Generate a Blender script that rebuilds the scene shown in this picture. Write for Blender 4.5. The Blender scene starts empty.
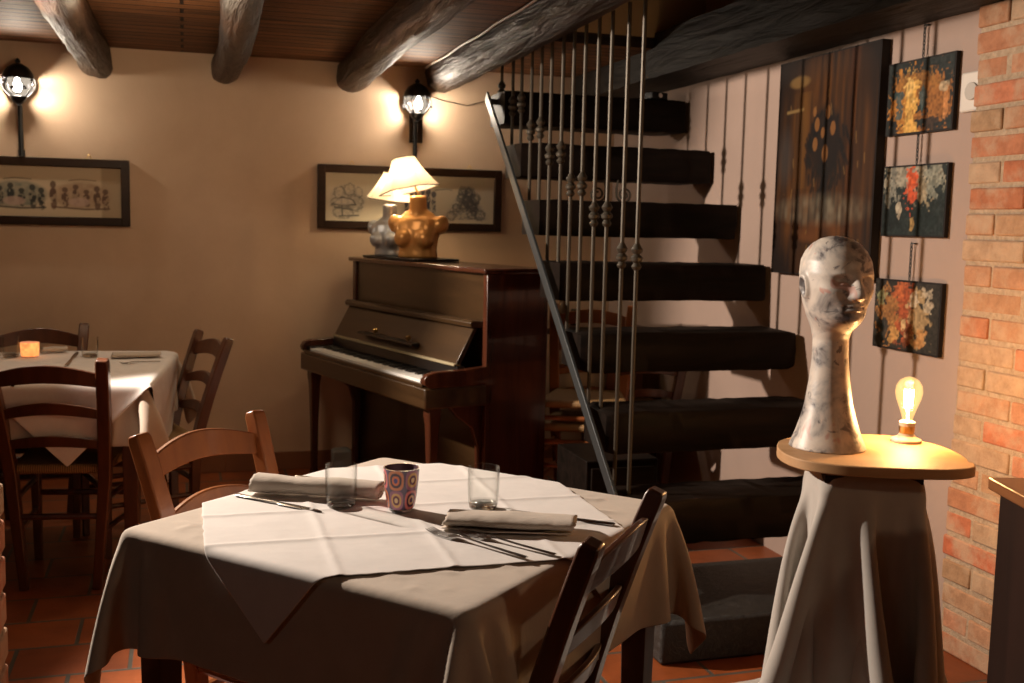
import bpy, math, random
import numpy as np
from mathutils import Matrix, Vector
from math import sin, cos, pi, sqrt, radians, atan2, exp

random.seed(4)
SC = bpy.context.scene
COL = SC.collection

# ------------------------------------------------------------------ camera
F_PX, PITCH, ROLL, YAW, EYE = 1073.5, .10775, .0225, .29717, 1.35


def cam_basis():
    fw = Vector((0, cos(PITCH), -sin(PITCH))); rt = Vector((1, 0, 0)); up = Vector((0, sin(PITCH), cos(PITCH)))
    c, s = cos(ROLL), sin(ROLL)
    rt, up = c * rt + s * up, -s * rt + c * up
    M = Matrix.Rotation(-YAW, 3, 'Z')
    return M @ rt, M @ up, M @ fw


RT, UP, FW = cam_basis()
cam = bpy.data.cameras.new('camera')
cam.sensor_width = 36; cam.lens = 36 * F_PX / 1024; cam.clip_start = .05; cam.clip_end = 60
cam.dof.use_dof = True; cam.dof.focus_distance = 2.25; cam.dof.aperture_fstop = 7.0
co = bpy.data.objects.new('camera', cam); COL.objects.link(co)
m = Matrix.Identity(4)
for i in range(3):
    m[i][0] = RT[i]; m[i][1] = UP[i]; m[i][2] = -FW[i]
m[0][3], m[1][3], m[2][3] = 0, 0, EYE
co.matrix_world = m
SC.camera = co

# ------------------------------------------------------------------ view, world, lights of the room
SC.view_settings.view_transform = 'Standard'
SC.view_settings.look = 'None'
SC.view_settings.gamma = 1
SC.view_settings.use_curve_mapping = False
SC.view_settings.exposure = 0.0
SC.cycles.use_denoising = True
SC.cycles.max_bounces = 8
SC.cycles.diffuse_bounces = 4
SC.cycles.transparent_max_bounces = 12
SC.cycles.sample_clamp_indirect = 3.0
SC.cycles.caustics_reflective = False
SC.cycles.caustics_refractive = False

W = bpy.data.worlds.new('world'); SC.world = W
W.use_nodes = True
W.node_tree.nodes['Background'].inputs[0].default_value = (.02, .015, .01, 1)
W.node_tree.nodes['Background'].inputs[1].default_value = .3


def light(name, kind, loc, power, col, radius=.03, aim=None, angle=90, blend=.3):
    l = bpy.data.lights.new(name, kind); l.energy = power; l.color = col
    if kind != 'AREA': l.shadow_soft_size = radius
    o = bpy.data.objects.new(name, l); o.location = loc; COL.objects.link(o)
    if aim is not None:
        o.rotation_euler = Vector(aim).to_track_quat('-Z', 'Y').to_euler()
    if kind == 'SPOT':
        l.spot_size = radians(angle); l.spot_blend = blend
    if kind == 'AREA':
        l.shape = 'DISK'; l.size = radius
    return o


# ceiling spotlight up on the left, outside the frame: lights the laid table, the head and the staircase wall
light('spot_light', 'SPOT', (-1.2, 4.08, 2.035), 600, (1, .84, .70), .026, (.84, -.46, -.30), 92, .35)
# added dim fill, standing in for the unseen room behind the camera
light('room_fill_light', 'POINT', (-1.6, .3, 2.0), 3.5, (1, .88, .74), .15)
# added fill light, unseen behind the camera on the right: reaches the head's face and the near side of the table
light('side_fill_light', 'POINT', (2.0, .15, 2.0), 11, (1, .70, .44), .07)
# added soft fill without a fixture, lifts back wall, stairs and ceiling
light('soft_fill_light', 'POINT', (-.15, 4.15, 1.93), 17, (1, .76, .50), .25)
light('wall_lamp_light', 'POINT', (-.762, 5.735, 1.962), 12, (1, .84, .66), .035)
light('wall_lamp_light', 'POINT', (1.205, 5.735, 1.982), 11, (1, .84, .66), .035)


# ------------------------------------------------------------------ helpers
def px_ray(x, y):
    return FW + RT * ((x - 512) / F_PX) - UP * ((y - 341.5) / F_PX)


def on_z(x, y, z):
    d = px_ray(x, y); t = (z - EYE) / d.z
    return Vector((d.x * t, d.y * t, z))


class MB:
    def __init__(s): s.v = []; s.f = []; s.c = []; s.col = (1, 1, 1); s.mi = []; s.m = 0

    def add(s, vs, fs):
        b = len(s.v); s.v += [tuple(p) for p in vs]; s.c += [s.col] * len(vs)
        s.f += [tuple(b + i for i in f) for f in fs]; s.mi += [s.m] * len(fs)

    def box(s, c, size, M=None):
        hx, hy, hz = size[0] / 2, size[1] / 2, size[2] / 2
        vs = [Vector((x * hx, y * hy, z * hz)) for z in (-1, 1) for y in (-1, 1) for x in (-1, 1)]
        if M is not None: vs = [M @ p for p in vs]
        c = Vector(c)
        s.add([p + c for p in vs], [(0, 2, 3, 1), (4, 5, 7, 6), (0, 1, 5, 4), (2, 6, 7, 3), (0, 4, 6, 2), (1, 3, 7, 5)])
        return s

    def box2(s, a, b):
        return s.box([(a[i] + b[i]) / 2 for i in range(3)], [abs(b[i] - a[i]) for i in range(3)])

    def loft(s, rings, closed=True, caps=True):
        n = len(rings[0]); vs = [p for r in rings for p in r]; fs = []
        for i in range(len(rings) - 1):
            for j in range(n if closed else n - 1):
                k = (j + 1) % n
                fs.append((i * n + j, i * n + k, (i + 1) * n + k, (i + 1) * n + j))
        if caps and closed:
            fs.append(tuple(reversed(range(n)))); fs.append(tuple((len(rings) - 1) * n + j for j in range(n)))
        s.add(vs, fs); return s

    def tube(s, path, r, n=10, caps=True, flat=1.0):
        P = [Vector(p) for p in path]; rings = []
        R = r if isinstance(r, (list, tuple)) else [r] * len(P)
        prev = None
        for i, p in enumerate(P):
            t = (P[min(i + 1, len(P) - 1)] - P[max(i - 1, 0)]).normalized()
            if prev is None:
                a = Vector((0, 0, 1)) if abs(t.z) < .9 else Vector((1, 0, 0))
                u = t.cross(a).normalized()
            else:
                u = (prev - t * prev.dot(t)).normalized()
            prev = u; w = t.cross(u)
            rings.append([p + (u * cos(2 * pi * j / n) + w * sin(2 * pi * j / n) * flat) * R[i] for j in range(n)])
        return s.loft(rings, True, caps)

    def lathe(s, prof, n=32, c=(0, 0, 0), caps=False):
        rings = [[(c[0] + r * cos(2 * pi * j / n), c[1] + r * sin(2 * pi * j / n), c[2] + z) for j in range(n)] for r, z in prof]
        return s.loft(rings, True, caps)

    def bar(s, path, w, t, nrm):
        """rectangular section swept along path; nrm gives the thickness direction"""
        P = [Vector(p) for p in path]; rings = []
        for i, p in enumerate(P):
            tg = (P[min(i + 1, len(P) - 1)] - P[max(i - 1, 0)]).normalized()
            N = Vector(nrm[i] if isinstance(nrm, list) else nrm)
            N = (N - tg * N.dot(tg)).normalized(); B = tg.cross(N)
            ww = w[i] if isinstance(w, list) else w; tt = t[i] if isinstance(t, list) else t
            rings.append([p + B * ww / 2 + N * tt / 2, p - B * ww / 2 + N * tt / 2, p - B * ww / 2 - N * tt / 2, p + B * ww / 2 - N * tt / 2])
        return s.loft(rings)

    def grid(s, fn, nu, nv, colfn=None):
        b = len(s.v)
        for j in range(nv):
            for i in range(nu):
                s.v.append(tuple(fn(i / (nu - 1), j / (nv - 1))))
                s.c.append(tuple(colfn(i / (nu - 1), j / (nv - 1))) if colfn else s.col)
        for j in range(nv - 1):
            for i in range(nu - 1):
                a = b + j * nu + i
                s.f.append((a, a + 1, a + nu + 1, a + nu)); s.mi.append(s.m)
        return s

    def build(s, name, mats, parent=None, bevel=0, smooth=35, seg=2, sub=0, solid=0, colors=False):
        me = bpy.data.meshes.new(name); me.from_pydata(s.v, [], s.f); me.validate(); me.update()
        if not isinstance(mats, (list, tuple)): mats = [mats]
        for mm in mats: me.materials.append(mm)
        if len(mats) > 1 and len(me.polygons) == len(s.mi): me.polygons.foreach_set('material_index', s.mi)
        if colors:
            ca = me.color_attributes.new('paint', 'FLOAT_COLOR', 'POINT')
            arr = np.ones((len(s.v), 4), 'f'); arr[:, :3] = np.array(s.c, 'f'); ca.data.foreach_set('color', arr.ravel())
        if smooth:
            me.polygons.foreach_set('use_smooth', [True] * len(me.polygons))
            if smooth < 180: me.set_sharp_from_angle(angle=radians(smooth))
        o = bpy.data.objects.new(name, me); COL.objects.link(o)
        if parent is not None: o.parent = parent
        if solid:
            k = o.modifiers.new('solid', 'SOLIDIFY'); k.thickness = solid; k.offset = 0
        if bevel:
            k = o.modifiers.new('bevel', 'BEVEL'); k.width = bevel; k.segments = seg; k.limit_method = 'ANGLE'; k.angle_limit = radians(40)
            k.harden_normals = False
        if sub:
            k = o.modifiers.new('sub', 'SUBSURF'); k.levels = sub; k.render_levels = sub
        return o


def tag(o, label=None, cat=None, group=None, kind=None):
    if label: o['label'] = label
    if cat: o['category'] = cat
    if group: o['group'] = group
    if kind: o['kind'] = kind
    return o


def empty(name, loc=(0, 0, 0), rz=0, label=None, cat=None, group=None):
    o = bpy.data.objects.new(name, None); COL.objects.link(o); o.empty_display_size = .05
    o.location = loc; o.rotation_euler = (0, 0, rz)
    return tag(o, label, cat, group)


def copy_tree(o, loc=None, rz=None, label=None, group=None):
    c = o.copy(); COL.objects.link(c)
    for ch in list(o.children):
        d = ch.copy(); COL.objects.link(d); d.parent = c
        for g in ch.children:
            e = g.copy(); COL.objects.link(e); e.parent = d
    if loc is not None: c.location = loc
    if rz is not None: c.rotation_euler = (0, 0, rz)
    if label: c['label'] = label
    if group: c['group'] = group
    return c


# ------------------------------------------------------------------ materials
def mat(name):
    mm = bpy.data.materials.new(name); mm.use_nodes = True
    nt = mm.node_tree; b = nt.nodes['Principled BSDF']
    return mm, nt, b


def N(nt, t, **kw):
    n = nt.nodes.new(t)
    for k, v in kw.items():
        if k.startswith('i_'): n.inputs[k[2:].replace('_', ' ')].default_value = v
        else: setattr(n, k, v)
    return n


def ramp(nt, src, stops):
    r = N(nt, 'ShaderNodeValToRGB'); e = r.color_ramp.elements
    while len(e) < len(stops): e.new(.5)
    for k, (p, c) in zip(e, stops): k.position = p; k.color = (*c, 1)
    nt.links.new(src, r.inputs[0]); return r


def bump(nt, b, src, strength=.3, dist=.01):
    k = N(nt, 'ShaderNodeBump'); k.inputs['Strength'].default_value = strength; k.inputs['Distance'].default_value = dist
    nt.links.new(src, k.inputs['Height']); nt.links.new(k.outputs[0], b.inputs['Normal']); return k


def coords(nt, scale=(1, 1, 1), rot=(0, 0, 0), kind='Object'):
    t = N(nt, 'ShaderNodeTexCoord'); mp = N(nt, 'ShaderNodeMapping')
    mp.inputs['Scale'].default_value = scale; mp.inputs['Rotation'].default_value = rot
    nt.links.new(t.outputs[kind], mp.inputs[0]); return mp.outputs[0]


def noise(nt, vec, scale, detail=4, rough=.55, dist=0):
    n = N(nt, 'ShaderNodeTexNoise'); n.inputs['Scale'].default_value = scale; n.inputs['Detail'].default_value = detail
    n.inputs['Roughness'].default_value = rough; n.inputs['Distortion'].default_value = dist
    nt.links.new(vec, n.inputs['Vector']); return n.outputs['Fac']


def plain(name, col, rough=.5, metal=0, **kw):
    mm, nt, b = mat(name); b.inputs['Base Color'].default_value = (*col, 1); b.inputs['Roughness'].default_value = rough
    b.inputs['Metallic'].default_value = metal
    for k, v in kw.items(): b.inputs[k.replace('_', ' ')].default_value = v
    return mm


def wood(name, dark, light, axis=0, scale=9, stretch=14, rough=.4, bs=.15, coat=0, bd=.004, spec=.5):
    mm, nt, b = mat(name)
    sc = [stretch, stretch, stretch]; sc[axis] = 1
    v = coords(nt, sc)
    n = noise(nt, v, scale / 6, 6, .6, .6)
    r = ramp(nt, n, [(.3, dark), (.7, light)]); nt.links.new(r.outputs[0], b.inputs['Base Color'])
    b.inputs['Roughness'].default_value = rough; b.inputs['Coat Weight'].default_value = coat
    b.inputs['Specular IOR Level'].default_value = spec
    if bs: bump(nt, b, n, bs, bd)
    return mm


def fabric(name, col, col2=None, rough=.9, wr=.25, tr=0):
    mm, nt, b = mat(name)
    v = coords(nt)
    n = noise(nt, v, 14, 5, .6)
    r = ramp(nt, n, [(.3, col2 or tuple(c * .9 for c in col)), (.7, col)]); nt.links.new(r.outputs[0], b.inputs['Base Color'])
    b.inputs['Roughness'].default_value = rough; b.inputs['Sheen Weight'].default_value = .2
    w = noise(nt, v, 420, 2, .6); w2 = noise(nt, v, 22, 4, .55)
    a = N(nt, 'ShaderNodeMath', operation='MULTIPLY_ADD'); a.inputs[1].default_value = .12
    nt.links.new(w, a.inputs[0]); nt.links.new(w2, a.inputs[2])
    bump(nt, b, a.outputs[0], wr, .006)
    return mm


def painted(name, rough=.6, coat=0, emit=0):
    mm, nt, b = mat(name)
    a = N(nt, 'ShaderNodeVertexColor'); a.layer_name = 'paint'
    nt.links.new(a.outputs[0], b.inputs['Base Color']); b.inputs['Roughness'].default_value = rough; b.inputs['Coat Weight'].default_value = coat
    if emit:
        nt.links.new(a.outputs[0], b.inputs['Emission Color']); b.inputs['Emission Strength'].default_value = emit
    return mm


def clear_glass(name, tint=(.985, .99, .985), edge=.55, emit=None, alpha=.0):
    """thin clear glass: see-through face on, reflecting at the rims"""
    mm = bpy.data.materials.new(name); mm.use_nodes = True; nt = mm.node_tree; nt.nodes.clear()
    out = N(nt, 'ShaderNodeOutputMaterial'); tr = N(nt, 'ShaderNodeBsdfTransparent'); gl = N(nt, 'ShaderNodeBsdfGlossy')
    tr.inputs[0].default_value = (*tint, 1); gl.inputs['Roughness'].default_value = .03; gl.inputs[0].default_value = (.9, .9, .88, 1)
    lw = N(nt, 'ShaderNodeLayerWeight'); lw.inputs[0].default_value = .3
    pw = N(nt, 'ShaderNodeMath', operation='POWER'); pw.inputs[1].default_value = 3.0; lw.inputs[0].default_value = .5; nt.links.new(lw.outputs['Facing'], pw.inputs[0])
    mth = N(nt, 'ShaderNodeMath', operation='MULTIPLY_ADD'); mth.inputs[1].default_value = edge; mth.inputs[2].default_value = .006
    nt.links.new(pw.outputs[0], mth.inputs[0])
    tc_ = N(nt, 'ShaderNodeMix', data_type='RGBA'); nt.links.new(pw.outputs[0], tc_.inputs[0]); tc_.inputs[6].default_value = (*tint, 1); tc_.inputs[7].default_value = (*[c * .5 for c in tint], 1)
    nt.links.new(tc_.outputs[2], tr.inputs[0])
    mx = N(nt, 'ShaderNodeMixShader'); nt.links.new(mth.outputs[0], mx.inputs[0]); nt.links.new(tr.outputs[0], mx.inputs[1]); nt.links.new(gl.outputs[0], mx.inputs[2])
    last = mx
    if emit:
        em = N(nt, 'ShaderNodeEmission'); em.inputs[0].default_value = (*emit[0], 1); em.inputs[1].default_value = emit[1]
        ad = N(nt, 'ShaderNodeAddShader'); nt.links.new(mx.outputs[0], ad.inputs[0]); nt.links.new(em.outputs[0], ad.inputs[1]); last = ad
    nt.links.new(last.outputs[0], out.inputs[0]); return mm


def glow_bulb(name, col, s):
    mm = bpy.data.materials.new(name); mm.use_nodes = True; nt = mm.node_tree; nt.nodes.clear()
    out = N(nt, 'ShaderNodeOutputMaterial'); em = N(nt, 'ShaderNodeEmission'); em.inputs[0].default_value = (*col, 1); em.inputs[1].default_value = s
    tr = N(nt, 'ShaderNodeBsdfTransparent'); ad = N(nt, 'ShaderNodeAddShader'); nt.links.new(em.outputs[0], ad.inputs[0]); nt.links.new(tr.outputs[0], ad.inputs[1])
    nt.links.new(ad.outputs[0], out.inputs[0]); return mm


def emitter(name, col, s):
    mm = bpy.data.materials.new(name); mm.use_nodes = True; nt = mm.node_tree; nt.nodes.clear()
    out = N(nt, 'ShaderNodeOutputMaterial'); em = N(nt, 'ShaderNodeEmission'); em.inputs[0].default_value = (*col, 1); em.inputs[1].default_value = s
    nt.links.new(em.outputs[0], out.inputs[0]); return mm


def plaster(name, c1, c2, bs=.25):
    mm, nt, b = mat(name); v = coords(nt)
    n = noise(nt, v, 1.6, 6, .6, .3); r = ramp(nt, n, [(.3, c1), (.7, c2)]); nt.links.new(r.outputs[0], b.inputs['Base Color'])
    b.inputs['Roughness'].default_value = .85
    n2 = noise(nt, v, 3.5, 7, .62, .4); bump(nt, b, n2, bs, .06)
    return mm


def planks_mat():
    mm, nt, b = mat('ceiling_planks')
    v = coords(nt)
    br = N(nt, 'ShaderNodeTexBrick'); br.offset = .37
    for k, val in {'Scale': 1, 'Mortar Size': .008, 'Brick Width': 9.0, 'Row Height': .095, 'Bias': 0, 'Mortar Smooth': .3}.items(): br.inputs[k].default_value = val
    br.inputs['Color1'].default_value = (.20, .088, .034, 1); br.inputs['Color2'].default_value = (.12, .052, .021, 1); br.inputs['Mortar'].default_value = (.012, .006, .004, 1)
    nt.links.new(v, br.inputs[0])
    v2 = coords(nt, (1, 22, 22)); n = noise(nt, v2, 2.2, 6, .6, .5)
    mx = N(nt, 'ShaderNodeMix', data_type='RGBA', blend_type='MULTIPLY'); mx.inputs[0].default_value = .8
    r = ramp(nt, n, [(.35, (.25, .25, .25)), (.65, (1.5, 1.35, 1.2))])
    nt.links.new(br.outputs[0], mx.inputs[6]); nt.links.new(r.outputs[0], mx.inputs[7]); nt.links.new(mx.outputs[2], b.inputs['Base Color'])
    b.inputs['Roughness'].default_value = .62
    inv = N(nt, 'ShaderNodeMath', operation='MULTIPLY_ADD'); inv.inputs[1].default_value = -1; nt.links.new(br.outputs['Fac'], inv.inputs[0])
    nt.links.new(n, inv.inputs[2]); bump(nt, b, inv.outputs[0], .9, .012)
    b.inputs['Specular IOR Level'].default_value = .3
    return mm


def tiles_mat():
    mm, nt, b = mat('terracotta_tiles')
    v = coords(nt)
    br = N(nt, 'ShaderNodeTexBrick'); br.offset = .5
    for k, val in {'Scale': 1, 'Mortar Size': .007, 'Brick Width': .34, 'Row Height': .235, 'Bias': 0, 'Mortar Smooth': .2}.items(): br.inputs[k].default_value = val
    br.inputs['Color1'].default_value = (.34, .088, .020, 1); br.inputs['Color2'].default_value = (.24, .060, .016, 1); br.inputs['Mortar'].default_value = (.09, .085, .07, 1)
    nt.links.new(v, br.inputs[0])
    n = noise(nt, v, 7, 6, .6); r = ramp(nt, n, [(.3, (.6, .55, .5)), (.7, (1.15, 1.1, 1.05))])
    mx = N(nt, 'ShaderNodeMix', data_type='RGBA', blend_type='MULTIPLY'); mx.inputs[0].default_value = .8
    nt.links.new(br.outputs[0], mx.inputs[6]); nt.links.new(r.outputs[0], mx.inputs[7]); nt.links.new(mx.outputs[2], b.inputs['Base Color'])
    b.inputs['Roughness'].default_value = .45
    inv = N(nt, 'ShaderNodeMath', operation='MULTIPLY_ADD'); inv.inputs[1].default_value = -1; nt.links.new(br.outputs['Fac'], inv.inputs[0]); nt.links.new(n, inv.inputs[2])
    bump(nt, b, inv.outputs[0], .4, .006)
    return mm


M = {}
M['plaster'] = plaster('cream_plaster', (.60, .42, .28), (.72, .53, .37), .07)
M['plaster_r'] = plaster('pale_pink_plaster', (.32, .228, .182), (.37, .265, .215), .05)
M['unseen_wall'] = wood('dark_unseen_wall', (.05, .025, .012), (.10, .05, .025), 2, 8, 6, .6)  # made-up dark finish for the unseen walls, keeps bounced light down
M['olive'] = plaster('olive_plaster', (.33, .26, .15), (.38, .30, .18))
M['planks'] = planks_mat()
M['tiles'] = tiles_mat()
M['beam'] = wood('rough_beam', (.008, .004, .0025), (.058, .029, .016), 1, 16, 10, .45, 1.0, 0, .04, .15)
M['tread'] = wood('black_timber', (.005, .004, .003), (.014, .009, .007), 0, 12, 9, .5, .4)
M['tread'].node_tree.nodes['Principled BSDF'].inputs['Specular IOR Level'].default_value = .06
M['iron'] = plain('wrought_iron', (.055, .045, .032), .5, .5)
M['steel_dark'] = plain('painted_steel', (.045, .05, .052), .45, .4)
M['black_metal'] = plain('black_metal', (.012, .013, .015), .35, .5)
M['mahogany'] = wood('mahogany', (.030, .010, .005), (.085, .024, .011), 2, 9, 10, .22, .05, .3)
M['piano_front'] = wood('piano_walnut', (.026, .013, .005), (.050, .026, .010), 0, 9, 10, .3, .05, .2)
M['ivory'] = plain('ivory_keys', (.80, .78, .74), .3)
M['ebony'] = plain('ebony', (.008, .007, .007), .3)
M['brass'] = plain('brass', (.75, .5, .2), .3, 1)
M['chair_light'] = wood('chestnut_chair_wood', (.20, .060, .018), (.36, .12, .035), 2, 9, 9, .32, .06, .3)
M['chair_dark'] = wood('walnut_chair_wood', (.045, .016, .008), (.12, .038, .016), 2, 9, 9, .32, .06, .3)
M['frame'] = wood('dark_frame_wood', (.012, .005, .002), (.040, .017, .007), 0, 9, 9, .42, .1, 0, .004, .25)
M['board'] = wood('honey_board', (.46, .25, .11), (.60, .36, .18), 0, 9, 8, .6, .05)
M['cabinet'] = wood('cabinet_wood', (.012, .005, .003), (.026, .010, .006), 2, 9, 9, .4, .1)
M['cabinet_top'] = wood('cabinet_top_wood', (.20, .075, .028), (.30, .12, .045), 1, 9, 9, .3, .1)
M['linen'] = fabric('beige_linen', (.60, .50, .405))
M['topper'] = fabric('white_linen', (.86, .81, .77), wr=.08)
M['napkin'] = fabric('beige_napkin', (.60, .51, .42), wr=.5)
M['grey_cloth'] = fabric('grey_cloth', (.50, .465, .42), wr=.15)
M['glass'] = clear_glass('clear_glass')
M['thick_glass'] = plain('thick_glass', (.9, .93, .92), .02, 0, Transmission_Weight=1.0, IOR=1.22)
M['silver'] = plain('silver', (.72, .70, .67), .18, 1)
M['paint'] = painted('oil_paint', .55, 0); M['paint'].node_tree.nodes['Principled BSDF'].inputs['Specular IOR Level'].default_value = .2
M['print'] = painted('ink_print', .75)
M['mosaic'] = painted('mosaic_glass', .15, .3)
M['bulb'] = glow_bulb('lit_bulb', (1, .95, .88), 9)
M['shard'] = clear_glass('crystal', (.9, .92, .95), 1.4)
M['gold'] = plain('gold_paint', (.80, .40, .13), .3, .35)
M['pewter'] = plain('pewter_paint', (.42, .42, .43), .35, .55)
M['white_plastic'] = plain('white_plastic', (.62, .56, .49), .5)
M['trim'] = plain('shade_trim', (.10, .06, .035), .7); M['matt_black'] = plain('matt_black_iron', (.006, .006, .006), .9)  # matt black lantern shell, darkened so the bulb does not light it up
M['stone'] = plain('black_stone', (.03, .028, .024), .6)
M['ceramic'] = plain('cream_ceramic', (.80, .68, .52), .3)


def vnoise(h, w, fy, fx, seed):
    """smooth value noise on an h x w raster with fy x fx cells"""
    rg = np.random.RandomState(seed); g = rg.rand(int(fy) + 3, int(fx) + 3)
    y = np.linspace(0, fy, h)[:, None]; x = np.linspace(0, fx, w)[None, :]
    yi = y.astype(int); xi = x.astype(int); ty = y - yi; tx = x - xi
    ty = ty * ty * (3 - 2 * ty); tx = tx * tx * (3 - 2 * tx)
    return (g[yi, xi] * (1 - tx) + g[yi, xi + 1] * tx) * (1 - ty) + (g[yi + 1, xi] * (1 - tx) + g[yi + 1, xi + 1] * tx) * ty


def mixc(img, a, col):
    a = np.clip(a, 0, 1)[..., None]; return img * (1 - a) + np.array(col)[None, None, :] * a


def ell(X, Y, cx, cy, rx, ry, soft=.15):
    d = np.sqrt(((X - cx) / rx) ** 2 + ((Y - cy) / ry) ** 2); return np.clip((1 - d) / soft + .5, 0, 1)


def stroke(X, Y, pts, wd):
    d = np.full(X.shape, 9.)
    for (x0, y0), (x1, y1) in zip(pts[:-1], pts[1:]):
        dx, dy = x1 - x0, y1 - y0; L = dx * dx + dy * dy + 1e-9
        t = np.clip(((X - x0) * dx + (Y - y0) * dy) / L, 0, 1)
        d = np.minimum(d, np.hypot(X - x0 - t * dx, Y - y0 - t * dy))
    return np.clip(1.5 - d / wd, 0, 1)


def art_mesh(mb, img, w, h, y=0.0):
    """img rows from top; a plane of w x h centred at the origin in local XZ, facing -Y"""
    H, Wd = img.shape[:2]
    mb.grid(lambda u, v: (-w / 2 + w * u, y, -h / 2 + h * v), Wd, H, lambda u, v: img[H - 1 - int(round(v * (H - 1))), int(round(u * (Wd - 1)))])
    return mb


# ------------------------------------------------------------------ room shell
ZC = 2.19; YB = 5.85; XR = 2.38; XL_ = -3.2; YF = -1.4
tag(MB().box2((XL_ - .1, YF - .1, -.08), (4.2, YB + .1, 0)).build('floor', M['tiles'], smooth=0), kind='structure')
tag(MB().box2((XL_ - .1, YB, 0), (XR + .3, YB + .12, 3.5)).build('wall_back', M['plaster'], smooth=0), kind='structure')
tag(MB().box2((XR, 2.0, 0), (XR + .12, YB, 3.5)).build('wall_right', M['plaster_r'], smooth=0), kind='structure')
tag(MB().box2((XL_ - .12, YF, 0), (XL_, YB, ZC)).build('wall_left', M['unseen_wall'], smooth=0), kind='structure')
tag(MB().box2((XL_, YF - .12, 0), (4.2, YF, ZC)).build('wall_front', M['unseen_wall'], smooth=0), kind='structure')
tag(MB().box2((4.1, YF, 0), (4.2, 2.0, ZC)).build('wall_side', M['unseen_wall'], smooth=0), kind='structure')
cb = MB(); cb.box2((XL_, YF, ZC), (1.46, YB, ZC + .05)); cb.box2((1.46, 4.75, ZC), (XR, YB, ZC + .05)); cb.box2((1.46, YF, ZC), (4.1, 2.05, ZC + .05))
tag(cb.build('ceiling', M['planks'], smooth=0), kind='structure')
# open well over the staircase
vb = MB(); vb.box2((1.34, 2.0, ZC + .05), (1.46, 4.85, 3.3)); vb.box2((1.46, 4.75, ZC + .05), (XR, 4.85, 3.3)); vb.box2((1.46, 1.95, ZC + .05), (XR, 2.05, 3.3)); vb.box2((1.34, 1.95, 3.3), (XR + .1, 4.85, 3.4))
tag(vb.build('wall_stairwell', M['olive'], smooth=0), kind='structure')
# skirting of terracotta tiles
tag(MB().box2((XL_, YB - .012, 0), (.2, YB, .10)).box2((.2, YB - .012, 0), (XR, YB, .10)).build('baseboard_back', plain('skirting_tile', (.25, .10, .045), .5), bevel=.003), kind='structure')


def brick_block(name, y0, y1, z1, x_face, depth, rows_h=.0795, seed=3):
    """brickwork whose long face looks to -X: mortar core plus bricks"""
    rg = random.Random(seed); mb = MB()
    mb.m = 0; mb.box2((x_face - .001, y0 + .006, 0), (x_face + depth, y1 - .006, z1))
    mb.m = 1
    nrow = int(z1 / rows_h) + 1
    for r in range(nrow):
        z = r * rows_h; off = (.0 if r % 2 else .13) + rg.uniform(-.02, .02); y = y1 + off - .26
        ys = [y1]
        yy = y1 - (.13 if r % 2 else .255) + rg.uniform(-.012, .012)
        while yy > y0 + .05: ys.append(yy); yy -= .255 + rg.uniform(-.012, .012)
        ys.append(y0)
        for a, b in zip(ys[:-1], ys[1:]):
            h1 = rows_h - .014
            t = rg.random(); c = (.34 + .12 * rg.random(), .125 + .10 * t, .055 + .07 * t)
            if rg.random() < .25: c = (.40, .26, .16)
            mb.col = c
            ja = rg.uniform(-.012, .010) if a == y1 else 0
            jx = rg.uniform(-.004, .005)
            zt = min(z + h1, z1)
            if zt - z < .01: continue
            mb.box(((x_face + jx + depth) / 2 + x_face / 2 - .0, (a + ja + b) / 2, (z + zt) / 2), (depth - jx + .012, a + ja - b - .010, zt - z),
                   Matrix.Rotation(rg.uniform(-.006, .006), 3, 'X'))
    mm, nt, b = mat('old_brick')
    at = N(nt, 'ShaderNodeVertexColor'); at.layer_name = 'paint'
    v = coords(nt); n = noise(nt, v, 26, 6, .7); r = ramp(nt, n, [(.25, (.55, .5, .45)), (.75, (1.3, 1.3, 1.3))])
    mx = N(nt, 'ShaderNodeMix', data_type='RGBA', blend_type='MULTIPLY'); mx.inputs[0].default_value = .75
    nt.links.new(at.outputs[0], mx.inputs[6]); nt.links.new(r.outputs[0], mx.inputs[7])
    n3 = noise(nt, v, 9, 6, .65); r3 = ramp(nt, n3, [(.46, (0, 0, 0)), (.66, (.75, .75, .75))])
    mx2 = N(nt, 'ShaderNodeMix', data_type='RGBA'); nt.links.new(r3.outputs[0], mx2.inputs[0]); nt.links.new(mx.outputs[2], mx2.inputs[6]); mx2.inputs[7].default_value = (.44, .31, .20, 1)
    nt.links.new(mx2.outputs[2], b.inputs['Base Color']); b.inputs['Roughness'].default_value = .9; bump(nt, b, n, .6, .008)
    mo, nt, b = mat('mortar'); n = noise(nt, coords(nt), 60, 4, .7); r = ramp(nt, n, [(.3, (.30, .21, .13)), (.7, (.47, .35, .24))])
    nt.links.new(r.outputs[0], b.inputs['Base Color']); b.inputs['Roughness'].default_value = .95; bump(nt, b, n, .8, .01)
    return tag(mb.build(name, [mo, mm], bevel=.006, smooth=60, colors=True), kind='structure')


brick_block('brick_pillar', 1.2, 2.845, 2.19, 2.362, .16)
brick_block('brick_wall', 2.32, 2.46, .80, -.880, .50, seed=8).name = 'wall_low'


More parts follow.
